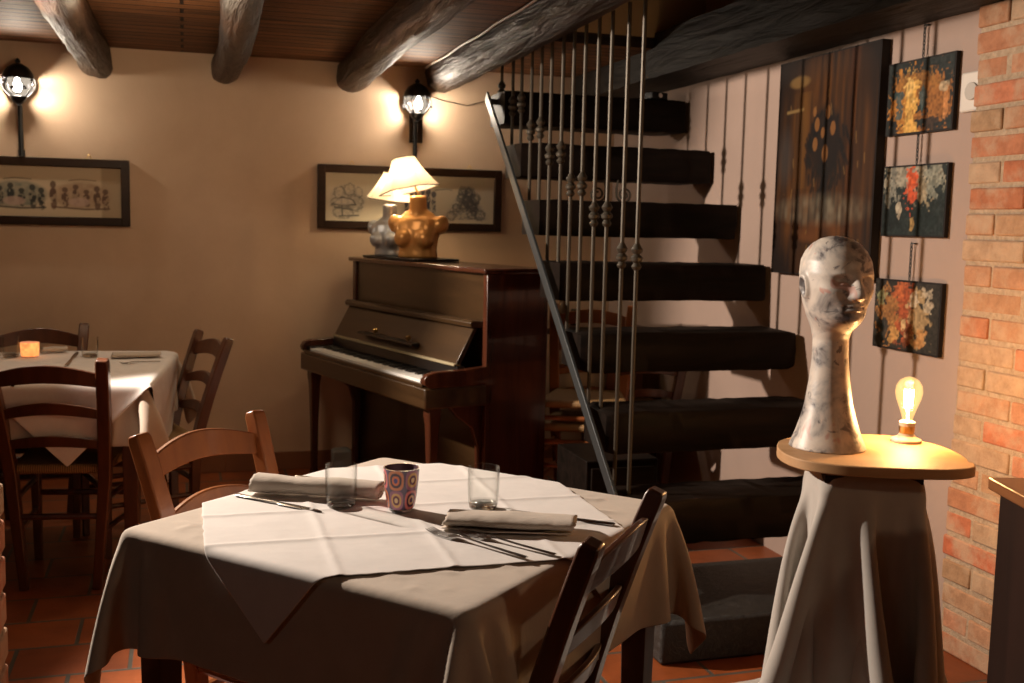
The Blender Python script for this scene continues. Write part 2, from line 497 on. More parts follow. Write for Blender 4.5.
# ceiling beams: trunks with rough hewn faces
def beam(x0, x1, z, r, y0=YF, y1=YB - .02, seed=1, squash=1.0):
    rg = random.Random(seed); rings = []; n = 18; K = 110
    ph = [rg.uniform(0, 6.28) for _ in range(8)]
    for i in range(K):
        t = i / (K - 1); y = y1 + (y0 - y1) * t
        if i == 1: y = y1 - .015
        rr = r * (.9 if i == 0 else 1)
        cx = x0 + (x1 - x0) * t + .012 * sin(3 * t * 6 + ph[0]); cz = z + .008 * sin(9 * t + ph[1])
        ring = []
        for j in range(n):
            a = 2 * pi * j / n
            q = 1 + .05 * sin(3 * a + ph[2]) + .035 * sin(2 * a + ph[3] + 5 * t) + .03 * sin(17 * t * 3 + ph[4 + j % 4] + j) + rg.uniform(-.03, .03)
            sq = 1 / max(abs(cos(a)), abs(sin(a))) ** .35
            ring.append((cx + rr * q * sq * cos(a), y, cz + rr * q * sq * sin(a) * squash))
        rings.append(ring)
    o = MB().loft(rings).build('ceiling_beam', M['beam'], smooth=50)
    return tag(o, kind='structure')


beam(-.42, -.35, 2.115, .078, seed=1)
beam(.215, .215, 2.115, .072, seed=2)
beam(.84, .80, 2.115, .078, seed=3)
beam(1.36, 1.36, 2.165, .092, seed=5)
bb = MB(); rg = random.Random(9); rings = []
for i in range(60):
    y = YB - .01 - (YB - 2.0) * i / 59; d = lambda: rg.uniform(-.003, .003)
    rings.append([(2.13 + d(), y, 2.06 + d()), (2.379, y, 2.052 + d() * .5), (2.379, y, 2.26), (2.12 + d(), y, 2.26 + d()), (2.115 + d(), y, 2.16 + d())])
tag(bb.loft(rings).build('ceiling_beam', wood('dark_joist', (.005, .004, .004), (.018, .014, .011), 1, 12, 9, .55, .8, 0, .02, .3), smooth=40), kind='structure')


# ------------------------------------------------------------------ staircase
TX0, TX1, TY4, TG, TZ4, TH, TD, TT = 1.43, 2.356, 4.041, .276, 1.207, .255, .245, .153
st = empty('staircase', (1.43, 2.9, 0), 0, 'open staircase of black timber treads with thin iron rods against right wall', 'staircase')


def P3(x, y, z): return Vector((x, y, z)) - Vector((1.43, 2.9, 0))


tread_c = {}
for i in range(1, 8):
    y0 = TY4 - (i - 4) * TG; z1 = TZ4 - (i - 4) * TH
    tread_c[i] = (y0, z1)
    rg = random.Random(i); rings = []
    K = 26
    for k in range(K):
        x = TX0 + (TX1 - TX0) * k / (K - 1); e = (.012 if i in (5, 6) else .002) if k in (0, K - 1) else 0
        d = lambda s=.004: rg.uniform(-s, s)
        xx = x + (0 if k not in (K - 1,) else 0)
        b = .007
        A = [(y0 + b, z1), (y0, z1 - b), (y0 + d(), z1 - TT * .5), (y0, z1 - TT + b), (y0 + b, z1 - TT), (y0 + TD - b, z1 - TT), (y0 + TD, z1 - TT + b), (y0 + TD, z1 - b), (y0 + TD - b, z1)]
        ring = []
        for (yy, zz) in A:
            cy, cz = y0 + TD / 2, z1 - TT / 2
            s = 1 - (e / .1)
            ring.append(P3(xx + (d(.007) if k == K - 1 else 0), cy + (yy - cy) * s + d(.002), cz + (zz - cz) * s + d(.002)))
        rings.append(ring)
    MB().loft(rings).build('tread', M['tread'], st, smooth=50)
sy = [5.0, 4.816, 4.678, 4.533, 4.397, 4.267, 4.126, 4.001, 3.876, 3.74, 3.613, 3.463, 3.334]
kz = [1.985, 1.897, 1.897, 1.765, 1.765, 1.646, 1.646, 1.513, 1.513, 1.398, 1.398, 1.255, 1.255]
for i, (y, k) in enumerate(zip(sy, kz)):
    zb = tread_c[1 + (i + 1) // 2][1]
    mb = MB(); mb.tube([P3(1.452, y, zb - .01), P3(1.452, y, 2.11)], .0075, 8)
    o = mb.build('baluster', M['iron'], st)
    mb = MB(); c = P3(1.452, y, k)
    mb.lathe([(.008, -.046), (.013, -.042), (.017, -.034), (.013, -.026), (.010, -.022), (.019, -.014), (.021, -.004), (.014, .004), (.010, .008), (.016, .014), (.020, .024), (.014, .034), (.008, .044)], 14, c)
    mb.build('collar', M['iron'], o)
# flat iron string running down the open side
MB().bar([P3(1.395, 5.06, 1.965), P3(1.395, 3.05, .19)], .048, .012, (1, 0, 0)).build('stringer', M['steel_dark'], st, bevel=.002)
MB().tube([P3(1.395, 4.99, 1.93), P3(1.45, 4.99, 1.93)], .014, 8).build('bracket', M['iron'], st)


def scroll(c, s):
    pts = []
    for k in range(40):
        a = k / 39 * 3.6 * pi; r = .038 * (1 - k / 39 * .75)
        pts.append(c + Vector((s * (r * cos(a)), 0, -r * sin(a))))
    return [c + Vector((s * .03, 0, .075)), c + Vector((s * .038, 0, .03))] + pts


sc_ = MB(); sc_.tube(scroll(P3(1.80, 4.60, 1.50), 1), .005, 6); sc_.tube(scroll(P3(1.93, 4.60, 1.50), -1), .005, 6)
sc_.build('scroll', M['iron'], st)
# rough stone block as the first step
mm, nt, b = mat('worn_stone'); v = coords(nt); n = noise(nt, v, 30, 8, .75, 1.5)
r = ramp(nt, n, [(.45, (.010, .009, .007)), (.62, (.028, .024, .018)), (.72, (.13, .11, .085))]); nt.links.new(r.outputs[0], b.inputs['Base Color']); b.inputs['Roughness'].default_value = .45; bump(nt, b, n, .8, .01)
MB().box2(P3(1.40, 2.92, 0), P3(XR - .002, 3.45, .14)).build('stone_step', mm, st, bevel=.012)


# ------------------------------------------------------------------ upright piano
PA = .27
PO = (1.235, 4.405, 0)
pn = empty('upright_piano', PO, PA + pi / 2, 'dark brown upright piano with open keyboard standing by the staircase', 'piano')
PW, PD, PH = 1.40, .315, 1.164


def pb(name, mt, *boxes, bevel=.003, parent=pn):
    mb = MB()
    for a, b in boxes: mb.box2(a, b)
    return mb.build(name, mt, parent, bevel=bevel)


pb('side_panel', M['mahogany'], ((0, -PD, 0), (.035, .0, PH - .022)))
pb('side_panel', M['mahogany'], ((PW - .035, -PD, 0), (PW, .0, PH - .022)))
pb('upper_panel', M['piano_front'], ((.035, -.04, .70), (PW - .035, -.012, PH - .022)))
pb('lower_panel', M['piano_front'], ((.035, -.05, .06), (PW - .035, -.03, .60)))
pb('back_panel', M['cabinet'], ((.035, -PD, 0), (PW - .035, -PD + .03, PH - .022)))
pb('plinth', M['mahogany'], ((.035, -.06, 0), (PW - .035, .012, .06)))
pb('lid', M['mahogany'], ((-.012, -PD - .004, PH - .022), (PW + .012, .022, PH)), bevel=.006)
pb('key_bed', M['piano_front'], ((0, -.04, .575), (PW, .295, .665)), bevel=.008)
for x in (0, PW - .035):  # cheeks: rounded blocks either side of the keys
    mb = MB(); prof = [(-.01, .665), (.27, .665), (.295, .68), (.298, .70), (.285, .722), (.25, .732), (.10, .736), (-.01, .745)]
    mb.loft([[(x, a, b) for a, b in prof], [(x + .035, a, b) for a, b in prof]])
    mb.build('cheek', M['mahogany'], pn, bevel=.004)
pb('key_slip', M['piano_front'], ((.035, .275, .665), (PW - .035, .292, .682)))
pb('key_block', M['ebony'], ((.035, .13, .665), (.085, .272, .70)))
pb('key_block', M['ebony'], ((PW - .085, .13, .665), (PW - .035, .272, .70)))
KW = (PW - .17) / 52
wk = MB().box2((-KW / 2 + .0006, .125, .665), (KW / 2 - .0006, .273, .692)).build('white_key', M['ivory'], pn, bevel=.001)
wk.location.x = .085 + KW / 2
for k in range(1, 52):
    c = wk.copy(); COL.objects.link(c); c.parent = pn; c.location.x = .085 + KW * (k + .5)
bk = MB().loft([[(-.0055, .125, .69), (.0055, .125, .69), (.0055, .215, .69), (-.0055, .215, .69)], [(-.004, .125, .704), (.004, .125, .704), (.004, .207, .704), (-.004, .207, .704)]]).build('black_key', M['ebony'], pn, bevel=.001)
first = True
# keys run from the treble (near end) to the bass (far end)
for k in range(1, 52):
    if (51 - k) % 7 in (1, 4): continue
    if first: bk.location.x = .085 + KW * k; first = False; continue
    c = bk.copy(); COL.objects.link(c); c.parent = pn; c.location.x = .085 + KW * k
# fallboard standing behind the keys, sloping music desk with its ledge above
mb = MB(); mb.loft([[(x, .122, .69), (x, .13, .70), (x, .120, .745), (x, .085, .745), (x, .09, .69)] for x in (.036, PW - .036)])
mb.build('fallboard', M['ebony'], pn)
pb('felt_strip', plain('olive_felt', (.30, .25, .15), .9), ((.05, .095, .745), (PW - .05, .132, .757)), bevel=.003)
mb = MB(); mb.loft([[(x, .120, .757), (x, .035, .910), (x, .018, .902), (x, .10, .745)] for x in (.05, PW - .04)])
mb.build('music_desk', M['piano_front'], pn, bevel=.003)
mb = MB(); mb.loft([[(x, .055, .910), (x, .060, .930), (x, .045, .940), (x, -.012, .935), (x, -.012, .907)] for x in (.04, PW - .03)])
mb.build('desk_ledge', M['piano_front'], pn, bevel=.004)
mb = MB(); mb.loft([[(x, .112, .790), (x, .145, .795), (x, .143, .803), (x, .105, .807)] for x in (.42, 1.02)])
mb.build('music_shelf', M['ebony'], pn)
for x in (.52, .88):
    MB().tube([(x, .10, .823), (x, .118, .817)], [.010, .012], 12).build('knob', M['brass'], pn)
for x in (.045, PW - .045):
    prof = [(.018, 0), (.021, .02), (.015, .05), (.018, .30), (.024, .50), (.029, .54), (.029, .575)]
    mb = MB(); mb.loft([[(x + s * a * 1.0, .235 + t * a, z) for s, t in ((-1, -1), (1, -1), (1, 1), (-1, 1))] for a, z in prof])
    mb.build('leg', M['mahogany'], pn, bevel=.004)
for x in (.035, PW - .065):
    mb = MB(); pr_ = [(-.01, .575), (.16, .575), (.12, .53), (.04, .47), (.012, .38), (.010, .06), (-.01, .0)]
    mb.loft([[(x, a, b) for a, b in pr_], [(x + .03, a, b) for a, b in pr_]]); mb.build('console_bracket', M['mahogany'], pn, bevel=.003)
for k in (-.07, .07):
    MB().bar([(PW / 2 + k, -.02, .05), (PW / 2 + k, .06, .045), (PW / 2 + k, .10, .04)], .028, .008, (0, 0, 1)).build('pedal', M['brass'], pn, bevel=.002)


def piano_pt(s, d, z):
    X = Vector((-sin(PA), cos(PA), 0)); Y = Vector((-cos(PA), -sin(PA), 0))
    return Vector(PO) + X * s + Y * d + Vector((0, 0, z))


# grey box under the keyboard's far end
q = piano_pt(1.17, .16, 0)
tag(MB().loft([[(-.05, -.035, 0), (.05, -.035, 0), (.05, .035, 0), (-.05, .035, 0)], [(-.05, -.035, .17), (.05, -.035, .17), (.05, .035, .17), (-.05, .035, .17)], [(-.03, -.02, .185), (.03, -.02, .185), (.03, .02, .185), (-.03, .02, .185)]]).build('floor_box', plain('grey_enamel', (.20, .20, .18), .4), bevel=.006), 'small grey metal box on the floor beneath the far piano leg', 'box').location = q


# ------------------------------------------------------------------ bust lamps on the piano
def make_bust(mt, seed=1):
    """headless, armless female torso: swelling forms fused into one skin"""
    mb = MB()
    def blob(c, r, n=20, rot=None):
        rings = []
        for i in range(1, n):
            t = pi * i / n
            ring = [Vector((r[0] * sin(t) * cos(2 * pi * j / n), r[1] * sin(t) * sin(2 * pi * j / n), -r[2] * cos(t))) for j in range(n)]
            if rot: ring = [rot @ p for p in ring]
            rings.append([(c[0] + p.x, c[1] + p.y, max(c[2] + p.z, 0)) for p in ring])
        mb.loft(rings)
    mb.loft([[(rx * cos(2 * pi * j / 28), ry * sin(2 * pi * j / 28), z) for j in range(28)] for rx, ry, z in ((.082, .054, 0), (.076, .050, .03), (.082, .052, .07), (.090, .052, .11), (.088, .046, .135))])
    blob((0, 0, .134), (.108, .046, .034)); blob((0, .004, .156), (.070, .034, .032))
    for q in (-1, 1):
        blob((q * .092, .002, .128), (.032, .036, .038), rot=Matrix.Rotation(q * .35, 3, 'Y'))
        blob((q * .043, -.040, .074), (.038, .032, .036)); blob((q * .050, -.028, .104), (.034, .026, .044))
    mb.tube([(0, .006, .14), (0, .002, .18), (0, -.004, .238)], [.040, .034, .033], 24)
    o = mb.build('bust', mt, None, smooth=180)
    k = o.modifiers.new('fuse', 'REMESH'); k.mode = 'VOXEL'; k.voxel_size = .0045; k.use_smooth_shade = True
    k = o.modifiers.new('soft', 'SMOOTH'); k.factor = .6; k.iterations = 16
    return o


shade_m = bpy.data.materials.new('lit_shade'); shade_m.use_nodes = True; nt = shade_m.node_tree; nt.nodes.clear()
out = N(nt, 'ShaderNodeOutputMaterial'); df = N(nt, 'ShaderNodeBsdfDiffuse'); tl = N(nt, 'ShaderNodeBsdfTranslucent'); mx = N(nt, 'ShaderNodeMixShader')
df.inputs[0].default_value = (.85, .76, .62, 1); tl.inputs[0].default_value = (.95, .80, .58, 1); mx.inputs[0].default_value = .42
nt.links.new(df.outputs[0], mx.inputs[1]); nt.links.new(tl.outputs[0], mx.inputs[2])
em = N(nt, 'ShaderNodeEmission'); em.inputs[0].default_value = (1, .84, .62, 1); em.inputs[1].default_value = .12
ad = N(nt, 'ShaderNodeAddShader'); nt.links.new(mx.outputs[0], ad.inputs[0]); nt.links.new(em.outputs[0], ad.inputs[1]); nt.links.new(ad.outputs[0], out.inputs[0])


def bust_lamp(loc, rz, mt, tilt, label, shade_dx, sc=1.0, sides=6, power=3.6):
    e = empty('bust_lamp', loc, rz, label, 'lamp', 'bust shaped lamps on the piano')
    b = make_bust(mt); b.parent = e; b.scale = (sc, sc, sc)
    MB().tube([(0, 0, .245 * sc), (shade_dx * .3, 0, .265 * sc), (shade_dx * .6, 0, .33 * sc)], .006, 8).build('stem', M['brass'], e)
    R = Matrix.Translation((shade_dx, 0, .258 * sc)) @ Matrix.Rotation(tilt, 4, 'Y')
    # pleated panels between six ribs
    mb = MB(); rings = []
    nn = sides * 10
    for t in np.linspace(0, 1, 14):
        z = .125 * t * sc; rad = (.118 - .074 * t - .006 * sin(pi * t)) * sc
        ring = []
        for j in range(nn):
            a = 2 * pi * j / nn + .3; k = (j % 10) / 10
            poly = cos(pi / sides) / cos((k - .5) * 2 * pi / sides)
            rr = rad * poly * (1 + .006 * (j % 2))
            ring.append(R @ Vector((rr * cos(a), rr * sin(a), z)))
        rings.append(ring)
    mb.loft(rings, True, False); sh = mb.build('lamp_shade', shade_m, e, smooth=25)
    for t, rad, z in ((0, .118, 0), (1, .044, .125)):
        mb = MB(); pts = [R @ Vector((rad * sc * cos(2 * pi * j / sides + .3), rad * sc * sin(2 * pi * j / sides + .3), z * sc)) for j in range(sides + 1)]
        for p0, p1 in zip(pts[:-1], pts[1:]): mb.tube([p0, p1], .0028, 6)
        mb.build('shade_rim', M['trim'], e)
    mb = MB(); mb.lathe([(.001, -.028), (.016, -.024), (.026, -.008), (.027, .006), (.018, .022), (.012, .035)], 16, tuple(R @ Vector((0, 0, .06))))
    mb.build('bulb', glow_bulb('warm_bulb', (1, .75, .45), 8), e)
    l = light('lamp_light', 'POINT', (0, 0, 0), power, (1, .76, .47), .03); l.parent = e; l.location = R @ Vector((0, 0, .055)); 
    return e


gl = piano_pt(.90, -.13, PH + .014)
gl2 = piano_pt(1.16, -.10, PH + .014)
bust_lamp(tuple(gl), -.60, M['gold'], -.22, 'golden female bust lamp with tilted pleated shade, nearer one on piano', -.05, 1.30)
bust_lamp(tuple(gl2), -.85, M['pewter'], .12, 'silvery grey bust lamp standing behind the golden bust on piano', .0, 1.12, power=2.6)
tr_ = MB().box2((-.29, -.13, 0), (.29, .13, .012)).build('display_tray', M['black_metal'], bevel=.004)
tr_.location = piano_pt(1.02, -.145, PH + .001); tr_.rotation_euler.z = PA + pi / 2
tag(tr_, 'thin black tray on the piano beneath the two bust lamps', 'tray')


# ------------------------------------------------------------------ wall lamps
def wall_lamp(x, z, ztail, label, plate=False):
    e = empty('wall_lamp', (x, YB, z), 0, label, 'wall lamp', 'iron lantern wall lamps')
    if plate: MB().box2((-.028, -.014, -.20), (.045, 0, .03)).build('back_plate', M['frame'], e, bevel=.003)
    mb = MB(); mb.tube([(0, -.03, ztail - z), (0, -.035, -.04)], .0115, 10); mb.box2((-.014, -.03, ztail - z), (.014, 0, ztail - z + .03)); mb.build('post', M['black_metal'], e)
    mb = MB(); mb.lathe([(.01, -.085), (.02, -.08), (.034, -.066), (.042, -.048), (.040, -.046), (.030, -.060), (.012, -.07)], 18, (0, -.075, 0)); mb.box2((-.01, -.075, -.088), (.01, -.02, -.072)); mb.build('cup', M['black_metal'], e)
    mb = MB(); mb.lathe([(.076, .036), (.070, .060), (.050, .090), (.022, .108), (.010, .112), (.014, .122), (.006, .132), (.001, .136)], 18, (0, -.075, 0))
    for k in range(8):
        a = 2 * pi * k / 8 + .2; r0 = .066
        if abs(cos(a) * .0 + sin(a) + 1) < .15: continue
        pts = [(r * cos(a), -.075 + r * sin(a), zz) for r, zz in ((.040, -.048), (.070, -.015), (.078, .012), (.074, .035), (.064, .055))]
        mb.tube(pts, .003, 6)
    mb.build('cage', M['black_metal'], e)
    mb = MB(); rg = random.Random(int(x * 10))
    for k in range(9):
        a = 2 * pi * k / 9 + .3; c = Vector((.074 * cos(a), -.075 + .074 * sin(a), rg.uniform(-.02, .04)))
        R = Matrix.Rotation(rg.uniform(0, 3), 3, 'Z') @ Matrix.Rotation(rg.uniform(0, 3), 3, 'X'); s = rg.uniform(.008, .013)
        vs = [c + R @ Vector(p) * s for p in ((1, 0, 0), (-1, 0, 0), (0, 1, 0), (0, -1, 0), (0, 0, 1.6), (0, 0, -1.6))]
        mb.add(vs, [(0, 2, 4), (2, 1, 4), (1, 3, 4), (3, 0, 4), (2, 0, 5), (1, 2, 5), (3, 1, 5), (0, 3, 5)])
    mb.build('crystal', plain('crystal_drop', (.16, .16, .18), .12, .6), e, smooth=0)
    mb = MB(); rings = []
    for q in np.linspace(0, pi / 2, 9):
        rr, yy = .062 * cos(q), -.042 + .036 * sin(q); rings.append([(rr * cos(2 * pi * j / 28), yy, .005 + rr * sin(2 * pi * j / 28)) for j in range(28)])
    mb.loft(rings, True, False); mb.build('reflector', M['matt_black'], e, solid=.002)
    MB().lathe([(.001, -.030), (.014, -.026), (.021, -.010), (.021, .004), (.013, .022), (.009, .036), (.001, .04)], 16, (0, -.110, 0)).build('bulb', M['bulb'], e)
    return e


wall_lamp(-.762, 1.965, 1.635, 'black iron lantern wall lamp with lit bulb above the left framed prints')
wall_lamp(1.205, 1.985, 1.66, 'black iron lantern wall lamp with lit bulb above piano, on wooden plate', True)


# ------------------------------------------------------------------ framed prints on the back wall
def figure(im, X, Y, x, y0, y1, n, c, w=.07):
    """a small standing or sitting figure: head and clothed body in broken ink"""
    h = y1 - y0
    im = mixc(im, ell(X, Y, x, y0 + h * .14, .055, h * .13, .3) * .9, c)
    im = mixc(im, ell(X, Y, x, y0 + h * .50, w, h * .26, .3) * (.35 + .65 * (n > .42)), c)
    return mixc(im, ell(X, Y, x + .01, y0 + h * .82, w * .8, h * .2, .3) * (.25 + .6 * (n > .5)), c)


def print_left():
    H, Wd = 72, 280; X, Y = np.meshgrid(np.linspace(0, 3.9, Wd), np.linspace(0, 1, H))
    im = np.ones((H, Wd, 3)) * np.array((.60, .47, .31)); n = vnoise(H, Wd, 16, 62, 3); n2 = vnoise(H, Wd, 30, 110, 8)
    im = mixc(im, np.clip((X - 3.50) * 20, 0, 1), (.42, .31, .19))
    for cx, tone, ink in ((.35, (.36, .25, .15), (.10, .06, .04)), (1.42, (.20, .21, .16), (.035, .035, .03)), (2.62, (.38, .25, .15), (.12, .065, .04))):
        im = mixc(im, ell(X, Y, cx + .52, .56, .56, .26, .25) * (.55 + .45 * n), tone)
        for k, (dx, y0, y1) in enumerate(((.0, .28, .84), (.22, .40, .80), (.42, .34, .76), (.62, .44, .80), (.82, .36, .84), (.98, .42, .86))):
            im = figure(im, X, Y, cx + dx, y0, y1, n2 if k % 2 else n, ink)
        im = mixc(im, ell(X, Y, cx + .48, .70, .20, .09, .3) * .75, (.52, .36, .28))
        im = mixc(im, stroke(X, Y, [(cx - .02, .80), (cx + .6, .84), (cx + 1.05, .82)], .018) * .85, ink)
        im = mixc(im, stroke(X, Y, [(cx + .3, .27), (cx + .5, .24), (cx + .8, .26)], .012) * .6, ink)
    return im


def print_right():
    H, Wd = 84, 300; X, Y = np.meshgrid(np.linspace(0, 3.66, Wd), np.linspace(0, 1, H))
    im = np.ones((H, Wd, 3)) * np.array((.66, .58, .43)); n = vnoise(H, Wd, 24, 90, 5); n2 = vnoise(H, Wd, 40, 140, 9)
    im = mixc(im, ell(X, Y, .45, .60, .36, .33, .4) * (.25 + .35 * (n > .45)), (.34, .31, .25))
    for cx, cy, rx, ry in ((.30, .42, .12, .13), (.50, .34, .11, .12), (.22, .62, .10, .10), (.62, .62, .16, .16), (.38, .82, .2, .12), (.70, .40, .08, .1)):
        d = np.abs(np.sqrt(((X - cx) / rx) ** 2 + ((Y - cy) / ry) ** 2) - 1 + (n2 - .5) * .4); im = mixc(im, np.clip(1 - d * 5, 0, 1) * .75, (.12, .11, .10))
    for pts in ([(.14, .66), (.34, .50), (.58, .56), (.64, .66), (.14, .66)], [(.34, .50), (.36, .9)], [(.2, .72), (.55, .76)], [(.3, .9), (.7, .88)]):
        im = mixc(im, stroke(X, Y, pts, .016), (.14, .13, .11))
    im = mixc(im, ell(X, Y, .38, .60, .2, .07, .3) * .5, (.75, .68, .55))
    for k in range(6):
        im = figure(im, X, Y, 1.72 + k * .12, .22 + .05 * (k % 3), .80 + .04 * (k % 2), n2, (.08, .08, .10), .05)
    tri = np.clip(1 - np.abs(X - 3.05) / (.10 + .42 * np.clip((Y - .22) / .6, 0, 1)), 0, 1) * (Y > .2) * (Y < .92)
    im = mixc(im, np.clip(tri * 3, 0, 1) * (.30 + .5 * (n > .5)), (.30, .29, .27))
    for k in range(46):
        rg = random.Random(k); cy = rg.uniform(.26, .86); cx = 3.05 + rg.uniform(-1, 1) * (.08 + .42 * (cy - .2)); r1 = rg.uniform(.035, .11)
        d = np.abs(np.sqrt(((X - cx) / r1) ** 2 + ((Y - cy) / r1) ** 2) - 1 + (n2 - .5) * .5)
        im = mixc(im, np.clip(1 - d * 3.2, 0, 1) * .8, (.07, .07, .07))
    im = mixc(im, stroke(X, Y, [(2.35, .30), (2.6, .27), (2.72, .29)], .014) * .7, (.2, .18, .14))
    return im


def framed(x0, x1, z0, z1, img, label):
    w, h = x1 - x0, z1 - z0; fw = .042
    e = empty('framed_print', ((x0 + x1) / 2, YB - .002, (z0 + z1) / 2), 0, label, 'picture', 'long framed prints on the back wall')
    mb = MB()
    mb.box2((-w / 2, -.030, h / 2 - fw), (w / 2, 0, h / 2)); mb.box2((-w / 2, -.030, -h / 2), (w / 2, 0, -h / 2 + fw))
    mb.box2((-w / 2, -.031, -h / 2), (-w / 2 + fw, 0, h / 2)); mb.box2((w / 2 - fw, -.031, -h / 2), (w / 2, 0, h / 2))
    mb.build('frame', M['frame'], e, bevel=.004)
    art_mesh(MB(), img, w - 2 * fw, h - 2 * fw, -.010).build('print', M['print'], e, smooth=0, colors=True)
    for x in (-w * .32, w * .32):
        mb = MB(); mb.tube([(x - .012, -.01, h / 2), (x - .006, -.01, h / 2 + .016), (x, -.01, h / 2 + .024), (x + .006, -.01, h / 2 + .016), (x + .012, -.01, h / 2)], .0025, 6)
        mb.build('hanger', M['brass'], e)
    return e


framed(-1.32, -.262, 1.30, 1.632, print_left(), 'wide dark framed pair of vintage figure prints beneath the left wall lamp')
framed(.682, 1.703, 1.312, 1.652, print_right(), 'wide dark framed ink drawings hanging behind the bust lamps')


# ------------------------------------------------------------------ paintings on the right wall
def paint_big():
    H, Wd = 190, 150; X, Y = np.meshgrid(np.linspace(0, .8, Wd), np.linspace(0, 1, H))
    n = vnoise(H, Wd, 6, 24, 1); n2 = vnoise(H, Wd, 30, 30, 2); nv = vnoise(H, Wd, 4, 44, 6); n4 = vnoise(H, Wd, 12, 9, 7)
    im = np.ones((H, Wd, 3)) * np.array((.014, .007, .005))
    im = mixc(im, ell(X, Y, .42, .5, .40, .52, .5) * (.25 + .75 * n) * .65 * nv ** .7 * 1.6, (.17, .060, .010))
    im = mixc(im, np.clip(1 - np.abs(X - .62) / .05, 0, 1) * .5 * nv * (Y < .8), (.16, .04, .012))
    im = mixc(im, np.clip(1 - np.abs(X - .22) / .1, 0, 1) * .5 * nv * (Y < .6) * (Y > .15), (.24, .11, .02))
    # dark tree of droplets in the middle
    im = mixc(im, ell(X, Y, .42, .40, .13, .17, .3) * (.9), (.010, .008, .008))
    for k in range(44):
        rg = random.Random(k); a = rg.uniform(0, 6.28); r = rg.uniform(.12, .19); cx, cy = .42 + r * cos(a) * .95, .42 + r * sin(a) * .95
        im = mixc(im, stroke(X, Y, [(cx, cy), (cx + .03 * cos(a * 2), cy + .04)], .009) * .85, (.009, .007, .007))
    for cx, cy, s in ((.43, .26, 1), (.345, .31, 1), (.475, .335, 1), (.395, .35, .8), (.335, .40, 1), (.42, .445, 1.25), (.32, .25, .7)):
        im = mixc(im, ell(X, Y, cx, cy, .020 * s, .032 * s) * .85, (.30, .125, .035))
    for k in range(6):
        x = .34 + k * .035; im = mixc(im, stroke(X, Y, [(x, .5), (x, .66 + .03 * (k % 2))], .006) * .8, (.012, .01, .008))
    im = mixc(im, ell(X, Y, .40, .70, .34, .065, .7) * (.2 + .7 * nv) * .7 * (n2 + .3), (.30, .26, .18))
    im = mixc(im, ell(X, Y, .36, .80, .22, .05, .5) * .6 * n4, (.24, .08, .02))
    im = mixc(im, ell(X, Y, .18, .10, .085, .028, .4) * .75, (.28, .16, .05)); im = mixc(im, stroke(X, Y, [(.08, .235), (.22, .23)], .007) * .7, (.4, .25, .09))
    im = mixc(im, ell(X, Y, .08, .45, .06, .12, .9) * .35, (.06, .075, .08))
    for k in range(16):
        rg = random.Random(k + 90); x, y = rg.uniform(.05, .74), rg.uniform(.05, .95); im = mixc(im, stroke(X, Y, [(x, y), (x + rg.uniform(-.01, .01), y + rg.uniform(.01, .05))], .004) * .5, (.32, .17, .05))
    return im


def blotch(seed, base, spots, H=110, Wd=140):
    X, Y = np.meshgrid(np.linspace(0, 1.35, Wd), np.linspace(0, 1, H))
    im = np.ones((H, Wd, 3)) * np.array(base)
    for i, (cx, cy, rx, ry, c, a) in enumerate(spots):
        n = vnoise(H, Wd, 9, 12, seed * 31 + i); n2 = vnoise(H, Wd, 26, 34, seed * 17 + i)
        d = np.sqrt(((X - cx) / rx) ** 2 + ((Y - cy) / ry) ** 2) + (n - .5) * 1.1 + (n2 - .5) * .9
        im = mixc(im, np.clip((1 - d) * 3.5, 0, 1) * a, c)
    n = vnoise(H, Wd, 30, 36, seed)
    return np.clip(im * (.55 + .9 * n[..., None]), 0, 1)


def canvas(name, yc, zc, w, h, th, img, label, chain=None, lean=0, group=None):
    img = img * (.62 if h > .5 else .78)
    e = empty(name, (XR - .003, yc, zc), -pi / 2, label, 'painting', group)
    mb = MB(); mb.col = (.012, .009, .008); mb.box2((-w / 2, -th, -h / 2), (w / 2, 0, h / 2)); art_mesh(mb, img, w - .012, h - .012, -th - .001)
    mb.build('canvas', M['paint'], e, smooth=0, colors=True)
    if chain:
        mb = MB(); n = int(chain / .013)
        for k in range(n):
            z = h / 2 + .002 + k * chain / n; R = Matrix.Rotation(pi / 2 * (k % 2), 3, 'Z'); pts = []
            for q in range(9):
                a = 2 * pi * q / 8; pts.append(Vector((0, -.010, z + .008)) + R @ Vector((.0042 * cos(a), 0, .0095 * sin(a))))
            mb.tube(pts, .0017, 5)
        if chain > .08: mb.box2((-.002, -.012, h / 2 + chain), (.014, 0, h / 2 + chain + .004))
        mb.build('chain', M['steel_dark'], e)
    return e


canvas('large_painting', 3.642, 1.604, .672, .848, .035, paint_big(), 'tall dark brown abstract painting on the right wall beside the stairs')
c1 = canvas('small_painting', 3.113, 1.812, .345, .248, .016, blotch(1, (.022, .028, .026), [
    (.40, .62, .36, .44, (.50, .20, .035), .9), (.95, .6, .36, .42, (.34, .13, .03), .9), (.62, .30, .5, .13, (.30, .13, .03), .8), (.52, .64, .17, .40, (.68, .38, .09), 1), (.5, .35, .13, .16, (.72, .45, .14), .9),
    (.25, .60, .09, .22, (.05, .09, .09), .9), (.76, .55, .07, .2, (.05, .09, .09), .9), (1.22, .70, .06, .26, (.6, .25, .08), .9), (1.15, .42, .1, .07, (.55, .42, .25), .8), (.98, .88, .2, .13, (.02, .02, .02), .9), (.14, .9, .12, .16, (.02, .02, .02), 1)]),
    'small black and amber abstract painting, topmost of the chained three', .105, group='chained trio of small paintings')
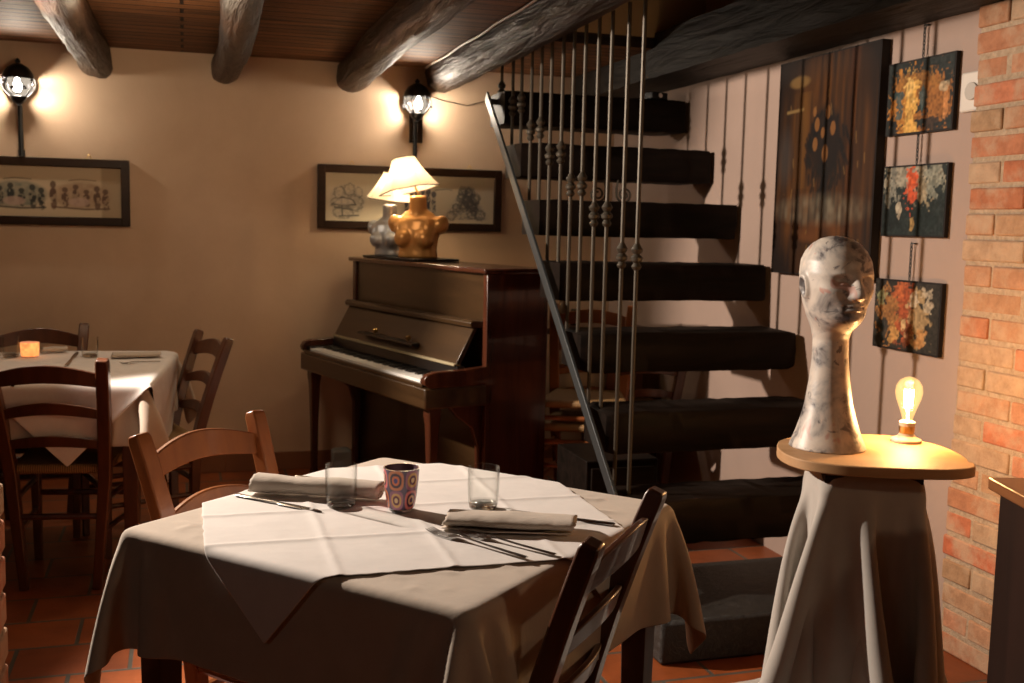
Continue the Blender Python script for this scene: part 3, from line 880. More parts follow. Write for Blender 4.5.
c2 = canvas('small_painting', 3.113, 1.463, .335, .243, .016, blotch(2, (.018, .026, .024), [
    (.62, .14, .60, .25, (.34, .30, .22), .9), (.22, .42, .20, .36, (.30, .28, .22), .6), (.85, .42, .22, .25, (.42, .33, .2), .7), (1.12, .2, .18, .24, (.26, .26, .2), .8), (.65, .40, .12, .28, (.60, .09, .03), 1), (.62, .18, .10, .2, (.62, .10, .03), 1),
    (.24, .72, .26, .24, (.010, .015, .014), 1), (.95, .76, .42, .26, (.010, .018, .016), 1), (.38, .66, .06, .14, (.5, .42, .3), .8), (.7, .85, .05, .1, (.5, .3, .1), .6)]),
    'small dark painting with red flame shape, middle of the chained three', .105, group='chained trio of small paintings')
c3 = canvas('small_painting', 3.113, 1.071, .352, .243, .016, blotch(3, (.030, .026, .020), [
    (.3, .5, .22, .4, (.36, .16, .05), .8), (.62, .4, .2, .42, (.42, .09, .03), .8), (.92, .5, .22, .4, (.40, .27, .13), .8), (.52, .14, .2, .16, (.46, .12, .04), .9), (.85, .22, .1, .12, (.60, .50, .36), .9), (1.12, .25, .12, .16, (.50, .42, .3), .7),
    (.15, .25, .1, .2, (.3, .32, .16), .7), (.42, .78, .1, .16, (.50, .26, .08), .9), (.75, .72, .12, .2, (.16, .05, .02), .9), (1.0, .82, .14, .13, (.46, .22, .07), .8), (.2, .7, .1, .2, (.02, .03, .03), .9), (.62, .62, .05, .1, (.6, .42, .2), .8)]),
    'small painting of red and ochre blotches, lowest of the chained three', .125, group='chained trio of small paintings')
e = empty('wall_socket', (XR, 2.875, 1.80), -pi / 2, 'off-white electric plate on the wall beside the brick pillar', 'electric plate')
MB().box2((-.045, -.014, -.062), (.045, 0, .062)).build('plate', M['white_plastic'], e, bevel=.006)
MB().tube([(.01, -.014, 0), (.01, -.020, 0)], .028, 20).build('dial', plain('grey_plastic', (.42, .38, .33), .5), e, bevel=.002)


# ------------------------------------------------------------------ cloth drape solver
def drape(n, sx, sy, c, rz, half, trz, tc, ztop, radius=.012, seed=1, floor=.004, gap=.0, bend=.06, wall=None, levels=((.5, 420, 10), (1, 150, 12)), g=9.8):
    """lets a rectangular cloth fall over a rectangular block (the table) and returns its resting points"""
    rg = np.random.RandomState(seed); P = None
    ca, sa = cos(rz), sin(rz); ct, s_t = cos(trz), sin(trz); hx, hy = half; R = radius; S = slice
    pin = None
    for frac, steps, reps in levels:
        nx = ny = int(n * frac) // 2 * 2 + 1
        if P is None:
            u = (np.linspace(-.5, .5, nx) * sx)[:, None] * np.ones((1, ny)); v = (np.linspace(-.5, .5, ny) * sy)[None, :] * np.ones((nx, 1))
            P = np.stack([c[0] + u * ca - v * sa, c[1] + u * sa + v * ca, np.full_like(u, ztop + .004)], -1) + rg.normal(0, .0012, (nx, ny, 3))
        else:
            o = P.shape[0]; t = np.linspace(0, o - 1, nx); i0 = np.minimum(t.astype(int), o - 2); f = (t - i0)
            P = P[i0] * (1 - f)[:, None, None] + P[i0 + 1] * f[:, None, None]
            P = P[:, i0] * (1 - f)[None, :, None] + P[:, i0 + 1] * f[None, :, None]
        X = P[..., 0] - tc[0]; Y = P[..., 1] - tc[1]
        pin = (np.abs(X * ct + Y * s_t) < hx - .05) & (np.abs(-X * s_t + Y * ct) < hy - .05) & (P[..., 2] > ztop - .01); rest = P[pin][:, :2].copy()
        V = np.zeros_like(P); dx = sx / (nx - 1); dy = sy / (ny - 1); dg = sqrt(dx * dx + dy * dy); dt = .010
        cons = []
        for o in (0, 1):
            cons.append(((S(o, nx - 1, 2), S(None)), (S(o + 1, nx, 2), S(None)), dx, 1.)); cons.append(((S(None), S(o, ny - 1, 2)), (S(None), S(o + 1, ny, 2)), dy, 1.))
        for o in (0, 1):
            cons.append(((S(o, nx - 1, 2), S(0, ny - 1)), (S(o + 1, nx, 2), S(1, ny)), dg, .25)); cons.append(((S(o, nx - 1, 2), S(1, ny)), (S(o + 1, nx, 2), S(0, ny - 1)), dg, .25))
        bends = [((S(0, nx - k), S(None)), (S(k, nx), S(None)), dx * k, bend) for k in (2, 4)] + [((S(None), S(0, ny - k)), (S(None), S(k, ny)), dy * k, bend) for k in (2, 4)]
        for it in range(steps):
            V[..., 2] -= g * dt; V *= .97
            Pp = P.copy(); P = P + V * dt
            for rep in range(reps):
                if rep == 0:
                    for a, b, L, k in bends:
                        d = P[b] - P[a]; l = np.sqrt((d * d).sum(-1)) + 1e-9
                        f = (np.minimum(k * (l - L), 0) * .5 / l)[..., None] * d
                        P[a] += f; P[b] -= f
                for a, b, L, k in cons:
                    d = P[b] - P[a]; l = np.sqrt((d * d).sum(-1)) + 1e-9
                    f = (k * .5 * (l - L) / l)[..., None] * d
                    P[a] += f; P[b] -= f
                if rep % 3 != 2 and rep != reps - 1: continue
                X = P[..., 0] - tc[0]; Y = P[..., 1] - tc[1]
                lx = X * ct + Y * s_t; ly = -X * s_t + Y * ct; lz = P[..., 2] - ztop
                qx = np.abs(lx) - (hx - R); qy = np.abs(ly) - (hy - R); qz = lz + R
                a_, b_, c_ = np.maximum(qx, 0), np.maximum(qy, 0), np.maximum(qz, 0)
                ln = np.sqrt(a_ ** 2 + b_ ** 2 + c_ ** 2)
                sd = ln + np.minimum(np.maximum(np.maximum(qx, qy), qz), 0) - R - gap
                ins = sd < 0; deep = ins & (ln < 1e-6); was = Pp[..., 2] > ztop - .6 * R
                il = 1 / (ln + 1e-9)
                ux, uy, uz = a_ * il * np.sign(lx), b_ * il * np.sign(ly), c_ * il
                up = deep & (was | ((qz >= qx) & (qz >= qy))); sxm = deep & ~up & (qx >= qy); sym = deep & ~up & (qx < qy)
                ux = np.where(deep, np.where(sxm, np.sign(lx), 0), ux); uy = np.where(deep, np.where(sym, np.sign(ly), 0), uy); uz = np.where(deep, np.where(up, 1., 0), uz)
                mv = np.where(up, R - qz + gap, np.where(sxm, R - qx + gap, np.where(sym, R - qy + gap, np.where(ins, -sd, 0))))
                lx = lx + ux * mv; ly = ly + uy * mv; lz = lz + uz * mv
                P[..., 0] = tc[0] + lx * ct - ly * s_t; P[..., 1] = tc[1] + lx * s_t + ly * ct; P[..., 2] = np.maximum(lz + ztop, floor)
                if rep == reps - 1:
                    fr = ins & (uz > .9); P[fr, :2] = P[fr, :2] * .7 + Pp[fr, :2] * .3
                if wall is not None: P[..., 0] = np.minimum(P[..., 0], wall)
                P[pin, 0] = rest[:, 0]; P[pin, 1] = rest[:, 1]
            V = (P - Pp) / dt
            sp = np.sqrt((V * V).sum(-1)); V *= np.minimum(1, 2. / (sp + 1e-9))[..., None]
    return P


def cloth_obj(name, P, mt, parent=None, th=.0016, sub=1):
    nx, ny = P.shape[:2]; mb = MB(); mb.v = [tuple(p) for p in P.reshape(-1, 3)]; mb.c = [(1, 1, 1)] * len(mb.v)
    for i in range(nx - 1):
        for j in range(ny - 1):
            a = i * ny + j; mb.f.append((a, a + ny, a + ny + 1, a + 1)); mb.mi.append(0)
    return mb.build(name, mt, parent, smooth=180, solid=th, sub=sub)


# ------------------------------------------------------------------ the laid table
TC = Vector((.447, 2.115)); TA = atan2(1.534 - 2.132, .404 + .132)   # direction of the long front-left side
THX, THY = .400, .405
TZ = .750
tb = empty('dining_table', (TC.x, TC.y, 0), TA, 'square dining table under the beige cloth in front of piano', 'table')
MB().box2((-THX + .006, -THY + .006, TZ - .028), (THX - .006, THY - .006, TZ)).build('table_top', M['chair_dark'], tb, bevel=.01)
for sx_ in (-1, 1):
    for sy_ in (-1, 1):
        a = .03; mb = MB(); x, y = sx_ * (THX - .05), sy_ * (THY - .05)
        mb.loft([[(x + s * k, y + t * k, z) for s, t in ((-1, -1), (1, -1), (1, 1), (-1, 1))] for k, z in ((.022, 0), (.030, .62), (.032, TZ - .028))])
        mb.build('leg', M['chair_dark'], tb, bevel=.003)
MB().box2((-THX + .05, -THY + .04, TZ - .12), (THX - .05, -THY + .06, TZ - .028)).box2((-THX + .05, THY - .06, TZ - .12), (THX - .05, THY - .04, TZ - .028)).box2((-THX + .04, -THY + .05, TZ - .12), (-THX + .06, THY - .05, TZ - .028)).box2((THX - .06, -THY + .05, TZ - .12), (THX - .04, THY - .05, TZ - .028)).build('apron', M['chair_dark'], tb)

P = drape(104, 1.25, 1.25, (TC.x, TC.y), TA, (THX + .006, THY + .006), TA, (TC.x, TC.y), TZ + .004, radius=.014, seed=3, levels=((.5, 600, 10), (1, 150, 16)), g=2)
tag(cloth_obj('tablecloth', P, M['linen']), 'beige linen tablecloth draped over the laid table beside chair', 'tablecloth')
Pt = drape(96, .80, .80, (.428, 2.152), .0, (THX + .018, THY + .018), TA, (TC.x, TC.y), TZ + .009, radius=.018, seed=5, bend=.1, levels=((.5, 300, 10), (1, 120, 14)), g=2)
# ironed fold lines stand up as slight ridges
NP = Pt.shape[0]; uu = np.linspace(0, 1, NP)
rd = np.zeros((NP, NP))
for f0 in (.27, .52, .77):
    rd += .0034 * np.exp(-((uu[:, None] - f0) / .008) ** 2) + .0034 * np.exp(-((uu[None, :] - f0) / .008) ** 2)
rd += .0007 * vnoise(NP, NP, 6, 6, 4)
flat = Pt[..., 2] > TZ + .0045
Pt[..., 2] = np.where(flat, TZ + .009 + np.clip(Pt[..., 2] - TZ - .009, -.0045, .0012) * np.where(Pt[..., 2] > TZ + .009, .25, 1), Pt[..., 2])
Pt[..., 2] += rd * flat
tag(cloth_obj('table_topper', Pt, M['topper']), 'white square topper cloth laid diagonally over the beige tablecloth', 'tablecloth')
ZT = TZ + .0125   # resting height on the topper


def at(x, y, z=ZT): return on_z(x, y, z)


def make_tumbler(loc, label, r=.033, h=.088, mt=None, group='clear tumblers'):
    e = empty('drinking_glass', loc, 0, label, 'glass', group)
    MB().lathe([(.0, .0), (r * .80, .0), (r * .88, .003), (r * .93, .012), (r, h * .6), (r, h), (r - .0018, h), (r - .0022, h * .6), (r * .86, .017), (r * .6, .014), (0, .013)], 40).build('glass_body', mt or M['glass'], e, smooth=60)
    MB().lathe([(0, .0012), (r * .78, .0012), (r * .86, .004), (r * .88, .010), (r * .70, .0135), (0, .0125)], 40).build('glass_base', M['thick_glass'], e, smooth=60)
    return e


make_tumbler(at(341, 506), 'clear tumbler on the left of the laid table, in front of napkin')
make_tumbler(at(483, 508), 'clear tumbler behind the right napkin on the laid table')


def mosaic_holder(loc, label, r0, r1, h, lit=False):
    e = empty('candle_holder', loc, 0, label, 'candle holder', 'glass candle holders')
    nu, nv = 160, 56; cols = np.zeros((nv, nu, 3)); rg = random.Random(5)
    X, Y = np.meshgrid(np.linspace(0, 6, nu), np.linspace(0, 2, nv))
    base = np.ones((nv, nu, 3)) * np.array((.13, .09, .16))
    im = base
    for a in range(9):
        for b in range(2):
            cx, cy = a + .0 + .5 * 0, b + .5
            cset = [((.75, .26, .12), (.05, .03, .06), (.80, .20, .08), (.08, .07, .30)), ((.80, .24, .24), (.09, .03, .06), (.85, .50, .30), (.12, .04, .10)), ((.40, .16, .26), (.75, .45, .18), (.16, .04, .08), (.85, .62, .35))][(a * 2 + b) % 3 if a < 8 else (b) % 3]
            for k, (rr, c) in enumerate(zip((.50, .38, .25, .13), cset)):
                d = (np.abs((X - cx) / (rr * .92)) ** (3.2 if k == 0 else 2.2) + np.abs((Y - cy) / rr) ** (3.2 if k == 0 else 2.2))
                im = mixc(im, np.clip((1 - d) * 6, 0, 1), c)
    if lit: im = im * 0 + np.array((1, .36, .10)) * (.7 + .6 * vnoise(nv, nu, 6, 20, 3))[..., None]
    mb = MB()
    def fn(u, v):
        r = r0 + (r1 - r0) * v ** .5; a = 2 * pi * u; return (r * cos(a), r * sin(a), .006 + (h - .006) * v)
    mb.grid(fn, nu, nv, lambda u, v: im[int(round(v * (nv - 1))), int(round(u * (nu - 1)))])
    mb.col = (.5, .2, .1) if lit else (.16, .10, .12)
    mb.lathe([(r1, h), (r1 - .003, h), (r1 - .004, h * .7), (r0 - .004, .012), (0.001, .010)], 40)
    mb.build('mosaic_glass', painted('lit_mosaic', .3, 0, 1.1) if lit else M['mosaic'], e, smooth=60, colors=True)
    MB().lathe([(.001, 0), (r0 * .92, 0), (r0, .003), (r0, .007), (.001, .007)], 32).build('base', M['shard'], e, smooth=60)
    MB().lathe([(.001, .012), (r0 * .75, .012), (r0 * .75, .03), (.002, .03), (.0015, .04), (.0005, .04)], 24).build('candle', plain('wax', (.8, .72, .6), .5), e)
    return e


mosaic_holder(at(401, 510), 'mosaic glass candle holder with orange and blue circles on laid table', .025, .0375, .090)


def rolled_napkin(a, b, width, height, label, seed=1, turns=2.2, endw=None):
    A, B = Vector(a), Vector(b); L = (B - A).length; d = (B - A).normalized(); s = d.cross(Vector((0, 0, 1)))
    mb = MB(); K = 34; nsp = 70; rg = np.random.RandomState(seed); rings = []
    lump = vnoise(K, nsp, 6, 7, seed); lump2 = vnoise(K, nsp, 12, 14, seed + 7)
    for i in range(K):
        t = i / (K - 1); ring = []
        for j in range(nsp):
            q = j / (nsp - 1); ang = q * turns * 2 * pi + .6; rr = .30 + .70 * q
            rr += (lump[i, j] - .5) * .16 * q + (lump2[i, j] - .5) * .05
            x = cos(ang) * rr; z = sin(ang) * rr
            x = math.copysign(abs(x) ** .8, x); 
            w = width / 2 * (1 + .05 * sin(t * 5 + seed)); h = height / 2 * (1 + .06 * sin(t * 7 + seed))
            end = (rg.uniform(-.002, .002) + .004 * sin(ang)) if i in (0, K - 1) else 0
            ring.append(A + d * (t * L + end) + s * (x * w) + Vector((0, 0, max(height / 2 + z * h, .0008) + .001)))
        rings.append(ring)
    mb.loft(rings, False, False)
    o = mb.build('napkin', M['napkin'], None, smooth=180, solid=.0022)
    return tag(o, label, 'napkin', 'rolled beige napkins')


rolled_napkin(at(254, 492), at(382, 500), .064, .038, 'rolled beige napkin at the left end of laid table behind a knife', 2)
rolled_napkin(at(446, 526), at(574, 532), .105, .031, 'rolled beige napkin beside the two forks on laid table', 5, turns=1.8)


def make_knife():
    mb = MB(); rings = []
    for t, w, th in ((0, .004, .002), (.02, .008, .003), (.25, .0075, .0026), (.45, .0062, .0028), (.5, .005, .0028), (.53, .0085, .0018), (.8, .0095, .0014), (.93, .0075, .0010), (1, .001, .0006)):
        x = t * .225; z = .0012; rings.append([(x, w * cos(a), z + th * sin(a)) for a in np.linspace(0, 2 * pi, 12, endpoint=False)])
    mb.loft(rings); return mb


def make_fork():
    mb = MB(); pts = []
    for t, w, z in ((0, .0045, .001), (.02, .006, .001), (.15, .005, .0015), (.40, .0032, .003), (.60, .0032, .0055), (.68, .006, .005), (.73, .011, .0025), (.77, .0125, .001)):
        x = t * .205; pts.append([(x, w * cos(a), z + .0016 * sin(a) + .002) for a in np.linspace(0, 2 * pi, 10, endpoint=False)])
    mb.loft(pts)
    for k in range(4):
        y = (-1.5 + k) * .0062
        mb.tube([(.155, y, .0032), (.175, y * 1.0, .0015), (.193, y, .003), (.205, y, .0065)], [.0019, .0017, .0014, .0007], 6)
    return mb


def cutlery(kind, a, b, label, group):
    A, B = Vector(a), Vector(b); ang = atan2(B.y - A.y, B.x - A.x)
    mb = make_fork() if kind == 'fork' else make_knife()
    o = mb.build(kind, M['silver'], None, smooth=60); o.location = A; o.rotation_euler.z = ang; o.scale.x = (B - A).length / (.205 if kind == 'fork' else .225)
    return tag(o, label, kind, group)


cutlery('knife', at(236, 495), at(322, 512), 'steel knife in front of the left rolled napkin', 'knives on the laid table')
cutlery('knife', at(615, 525), at(510, 511), 'steel knife half hidden behind the right rolled napkin', 'knives on the laid table')
cutlery('fork', at(527, 559), at(429, 531), 'silver fork, nearer one of the pair beside right napkin', 'forks on the laid table')
cutlery('fork', at(556, 556), at(459, 532), 'silver fork, one of the pair, closest to the right napkin', 'forks on the laid table')
cutlery('fork', at(296, 477), at(384, 489), 'silver fork behind the left rolled napkin, tines past its end', 'forks on the laid table')


# ------------------------------------------------------------------ chairs
rush = bpy.data.materials.new('rush'); rush.use_nodes = True; nt = rush.node_tree; b = nt.nodes['Principled BSDF']
v = coords(nt, (1, 1, 1)); wv = N(nt, 'ShaderNodeTexWave'); wv.inputs['Scale'].default_value = 40; wv.inputs['Distortion'].default_value = 1.5; nt.links.new(v, wv.inputs[0])
r = ramp(nt, wv.outputs['Fac'], [(.1, (.16, .085, .03)), (.8, (.42, .24, .09))]); nt.links.new(r.outputs[0], b.inputs['Base Color']); b.inputs['Roughness'].default_value = .6; bump(nt, b, wv.outputs['Fac'], .5, .004)


def make_chair(wm, label, H=.86, flat_seat=None, group='ladder back chairs'):
    e = empty('dining_chair', (0, 0, 0), 0, label, 'chair', group)
    def post_pt(s, z):
        t = max(0, (z - .40) / (H - .40)); return Vector((s * (.126 + .034 * min(z, .4) / .4 + .030 * t), -.175 - .135 * t ** 1.25, z))
    for s in (-1, 1):
        zs = [0, .15, .30, .42, .52, .62, .72, .80, H - .012, H]
        pts = [post_pt(s, z) for z in zs]
        MB().bar(pts, [.032, .035, .040, .044, .045, .045, .044, .044, .043, .038], [.030, .034, .038, .040, .040, .038, .037, .036, .035, .028], (0, 1, 0)).build('rear_post', wm, e, bevel=.004)
        MB().bar([(s * .185, .185, 0), (s * .188, .185, .3), (s * .190, .185, .445)], [.028, .034, .034], [.028, .034, .034], (0, 1, 0)).build('front_leg', wm, e, bevel=.005)
    # three bowed slats
    for zc, hh, arch in ((H - .082, .072, .026), (H - .208, .050, .026), (H - .322, .045, .018)):
        top = []; a = post_pt(-1, zc); bq = post_pt(1, zc); K = 17; rings = []
        for i in range(K):
            t = i / (K - 1); p = a.lerp(bq, t); bow = sin(pi * t)
            y = p.y - .030 * bow; zz = zc + arch * bow; h2 = hh / 2 * (.72 + .28 * bow); th = .007
            lean = -.28 if zc > .5 else -.2
            up = Vector((0, lean, 1)).normalized()
            c = Vector((p.x, y, zz))
            rings.append([c + up * h2 + Vector((0, th, 0)), c - up * h2 * (1 - .12 * bow) + Vector((0, th, 0)), c - up * h2 * (1 - .12 * bow) - Vector((0, th, 0)), c + up * h2 - Vector((0, th, 0))])
        MB().loft(rings).build('slat', wm, e, bevel=.003)
    mb = MB(); pr = [(-.158, -.185), (.158, -.185), (.205, .205), (-.205, .205)]
    def rr(k, z): return [Vector((x * k, y * k, z)) for x, y in pr]
    mb.loft([rr(.94, .428), rr(1, .436), rr(1, .456), rr(.95, .464)]).build('seat', rush, e, bevel=.006)
    for z in (.21, .33):
        for s in (-1, 1):
            q = post_pt(s, z); MB().tube([q, Vector((s * .187, .185, z))], .0105, 8).build('stretcher', wm, e)
    for yy, z in ((.185, .27), (.185, .38), (-.175, .27)):
        x = .187 if yy > 0 else .148
        MB().tube([(-x, yy, z), (x, yy, z)], .0115, 8).build('stretcher', wm, e)
    return e


def face(mid, facing, top_off=.31):
    f = Vector((facing[0], facing[1])).normalized(); return (mid[0] + f.x * top_off, mid[1] + f.y * top_off, 0), atan2(-f.x, f.y)


loc, rz = face((.032, 2.671), (.70, -.72))
cA = make_chair(M['chair_light'], 'chestnut ladder back chair tucked under far side of the laid table'); cA.location = loc; cA.rotation_euler.z = rz
loc, rz = face((.7306, 1.6715), (-.767, .64))
cB = make_chair(M['chair_dark'], 'dark brown ladder back chair at near right corner of laid table'); cB.location = loc; cB.rotation_euler.z = rz
loc, rz = face((-.462, 3.95), (.17, .985)); cC = copy_tree(cB, loc, rz, 'dark chair with rush seat at front of the left table, back to us')
loc, rz = face((.116, 4.74), (-.955, -.296)); cD = copy_tree(cB, loc, rz, 'dark chair at the right end of the left table against wall')
loc, rz = face((-.63, 5.24), (0, -1)); cE = copy_tree(cB, loc, rz, 'dark chair on the far side of the left table by wall')
# chairs stored beneath the stairs
loc, rz = face((2.12, 4.66), (.12, 1)); cF = copy_tree(cB, loc, rz, 'dark ladder back chair stored under the stairs beside a cupboard', 'chairs stored under the stairs')
c0 = copy_tree(cA, (1.785, 4.64, 0), pi - .45, 'lowest of two stacked chairs between piano and stairs', 'chairs stored under the stairs')
c1_ = copy_tree(cA, (1.785, 4.63, .11), pi - .43, 'upper of two stacked chairs between piano and stairs', 'chairs stored under the stairs')

# ------------------------------------------------------------------ left table and its setting
LC = Vector((-.56, 4.56)); LA = -.10
lt = empty('dining_table', (LC.x, LC.y, 0), LA, 'dining table under white cloths by the back wall on left', 'table')
MB().box2((-.464, -.474, TZ - .028), (.464, .474, TZ)).build('table_top', M['chair_dark'], lt, bevel=.008)
for sx_ in (-1, 1):
    for sy_ in (-1, 1):
        mb = MB(); x, y = sx_ * .41, sy_ * .42
        mb.loft([[(x + s * k, y + t * k, z) for s, t in ((-1, -1), (1, -1), (1, 1), (-1, 1))] for k, z in ((.022, 0), (.030, TZ - .028))]); mb.build('leg', M['chair_dark'], lt, bevel=.003)
P = drape(90, 1.40, 1.40, (LC.x, LC.y), LA, (.476, .486), LA, (LC.x, LC.y), TZ + .004, radius=.014, seed=9, levels=((.5, 500, 10), (1, 100, 14)), g=2)
tag(cloth_obj('tablecloth', P, M['linen']), 'beige tablecloth hanging to chair height on the left table', 'tablecloth')
P = drape(76, 1.06, 1.06, (LC.x + .20, LC.y - .06), LA + pi / 4, (.492, .502), LA, (LC.x, LC.y), TZ + .009, radius=.018, seed=12, levels=((.5, 300, 10), (1, 100, 14)), g=2)
tag(cloth_obj('table_topper', P, M['topper']), 'white topper cloth with hanging corners on the left table', 'tablecloth')
mosaic_holder(at(30, 357), 'glowing orange candle holder on the left table', .034, .037, .062, True)
make_tumbler(at(90, 357), 'clear tumbler right of the glowing candle holder, left table', .034, .085)
make_tumbler(at(11, 357), 'clear tumbler left of the glowing candle holder, left table', .034, .085)
rolled_napkin(at(112, 358), at(160, 357), .09, .022, 'flat beige napkin at the right end of left table', 7, 1.6)
rolled_napkin(at(40, 377), at(76, 379), .10, .02, 'folded beige napkin behind the slats of the front left chair', 8, 1.6)
rolled_napkin(at(42, 353), at(66, 352), .07, .025, 'beige napkin beyond the glowing candle holder', 11, 1.6)
cutlery('fork', at(160, 362), at(120, 364), 'fork beside the flat napkin at right end of left table', 'cutlery on the left table')
cutlery('fork', at(12, 388), at(20, 372), 'fork at the near edge of the left table, between chair slats', 'cutlery on the left table')
cutlery('knife', at(66, 366), at(78, 352), 'knife beyond the folded napkin on left table', 'cutlery on the left table')

# ------------------------------------------------------------------ under the stairs
ut = empty('side_table', (2.02, 5.42, 0), 0, 'plain side table in the corner behind the stairs', 'table')
MB().box2((-.33, -.25, .80), (.33, .25, .83)).build('table_top', M['chair_dark'], ut, bevel=.004)
for sx_ in (-1, 1):
    for sy_ in (-1, 1):
        MB().box2((sx_ * .28 - .02, sy_ * .2 - .02, 0), (sx_ * .28 + .02, sy_ * .2 + .02, .80)).build('leg', M['chair_dark'], ut)
def jar(x, y, z, r, h, mt, label, cat='jar'):
    o = MB().lathe([(.001, 0), (r * .9, 0), (r, .006), (r, h * .86), (r * .8, h * .94), (r * .8, h), (.001, h)], 20).build('jar', mt, smooth=50); o.location = (x, y, z)
    return tag(o, label, cat, 'jars behind the stairs')
jm = plain('brown_jar', (.10, .05, .02), .4); jm2 = plain('olive_jar', (.07, .055, .02), .4); jm3 = plain('black_jar', (.015, .012, .012), .4)
jar(1.92, 5.35, .83, .028, .13, jm, 'taller brown jar seen between stair rods behind the treads')
jar(1.985, 5.35, .83, .026, .085, jm2, 'shorter olive jar right of the brown jar behind stairs')
jar(1.76, 5.35, .83, .022, .08, jm3, 'black jar at left end of the table behind the stairs')
cbt = empty('low_cupboard', (1.72, 4.22, 0), 0, 'low dark cupboard in the shade under the treads', 'cupboard')
MB().box2((-.16, -.2, 0), (.16, .16, .40)).build('body', M['tread'], cbt, bevel=.005)
MB().box2((-.14, -.212, .04), (.14, -.2, .37)).build('door', M['tread'], cbt, bevel=.003)

# ------------------------------------------------------------------ display stand on the right
BZ = .775; KS = 1.15
sc0 = Vector((1.725, 2.386))
sd = empty('display_stand', (sc0.x, sc0.y, 0), -YAW, 'small stand with honey coloured wooden board near the brick pillar', 'stand')
# board outline: rounded on the left, cut corner on the right (local x to the right)
ctrl = [(-.22, .100), (-.236, .02), (-.228, -.06), (-.190, -.125), (-.095, -.170), (.05, -.186), (.150, -.182), (.212, -.150), (.232, -.10), (.226, -.085), (.238, -.03), (.240, .075), (.215, .16), (.176, .225), (.117, .258), (.0, .26), (-.12, .22), (-.19, .16)]
ol = []
for k in range(len(ctrl)):      # rounded outline through the control points
    p0, p1, p2, p3 = [Vector(ctrl[(k + q - 1) % len(ctrl)]) for q in range(4)]
    for t in (0, .25, .5, .75):
        ol.append(tuple(.5 * ((2 * p1) + (p2 - p0) * t + (2 * p0 - 5 * p1 + 4 * p2 - p3) * t * t + (3 * p1 - p0 - 3 * p2 + p3) * t ** 3)))
mb = MB(); mb.loft([[(x, y, BZ - .027) for x, y in ol], [(x, y, BZ) for x, y in ol]])
mb.build('board', M['board'], sd, bevel=.003)
MB().tube([(-.02, -.01, 0), (-.02, -.01, BZ - .027)], .035, 16).build('pole', M['frame'], sd)
mb = MB()
for k in range(4):
    a = pi / 4 + k * pi / 2; mb.box((-.02 + .07 * cos(a), -.01 + .07 * sin(a), .015), (.16, .03, .03), Matrix.Rotation(a, 3, 'Z'))
mb.build('foot', M['frame'], sd, bevel=.004)
MB().box2((-.144, -.098, BZ - .062), (.110, .087, BZ - .0425)).build('support_plate', M['frame'], sd, bevel=.003)
stc = Vector((sc0.x, sc0.y)) + Vector((cos(-YAW) * -.015 - sin(-YAW) * -.005, sin(-YAW) * -.015 + cos(-YAW) * -.005))
P = drape(116, 1.54, 1.54, (stc.x, stc.y), -YAW + .35, (.136, .100), -YAW, (stc.x, stc.y), BZ - .0305, radius=.014, seed=21, bend=.1, levels=((.5, 750, 10), (1, 150, 12)), g=3)
tag(cloth_obj('stand_drape', P, M['grey_cloth']), 'grey cloth falling in long folds from display stand to floor', 'drape')


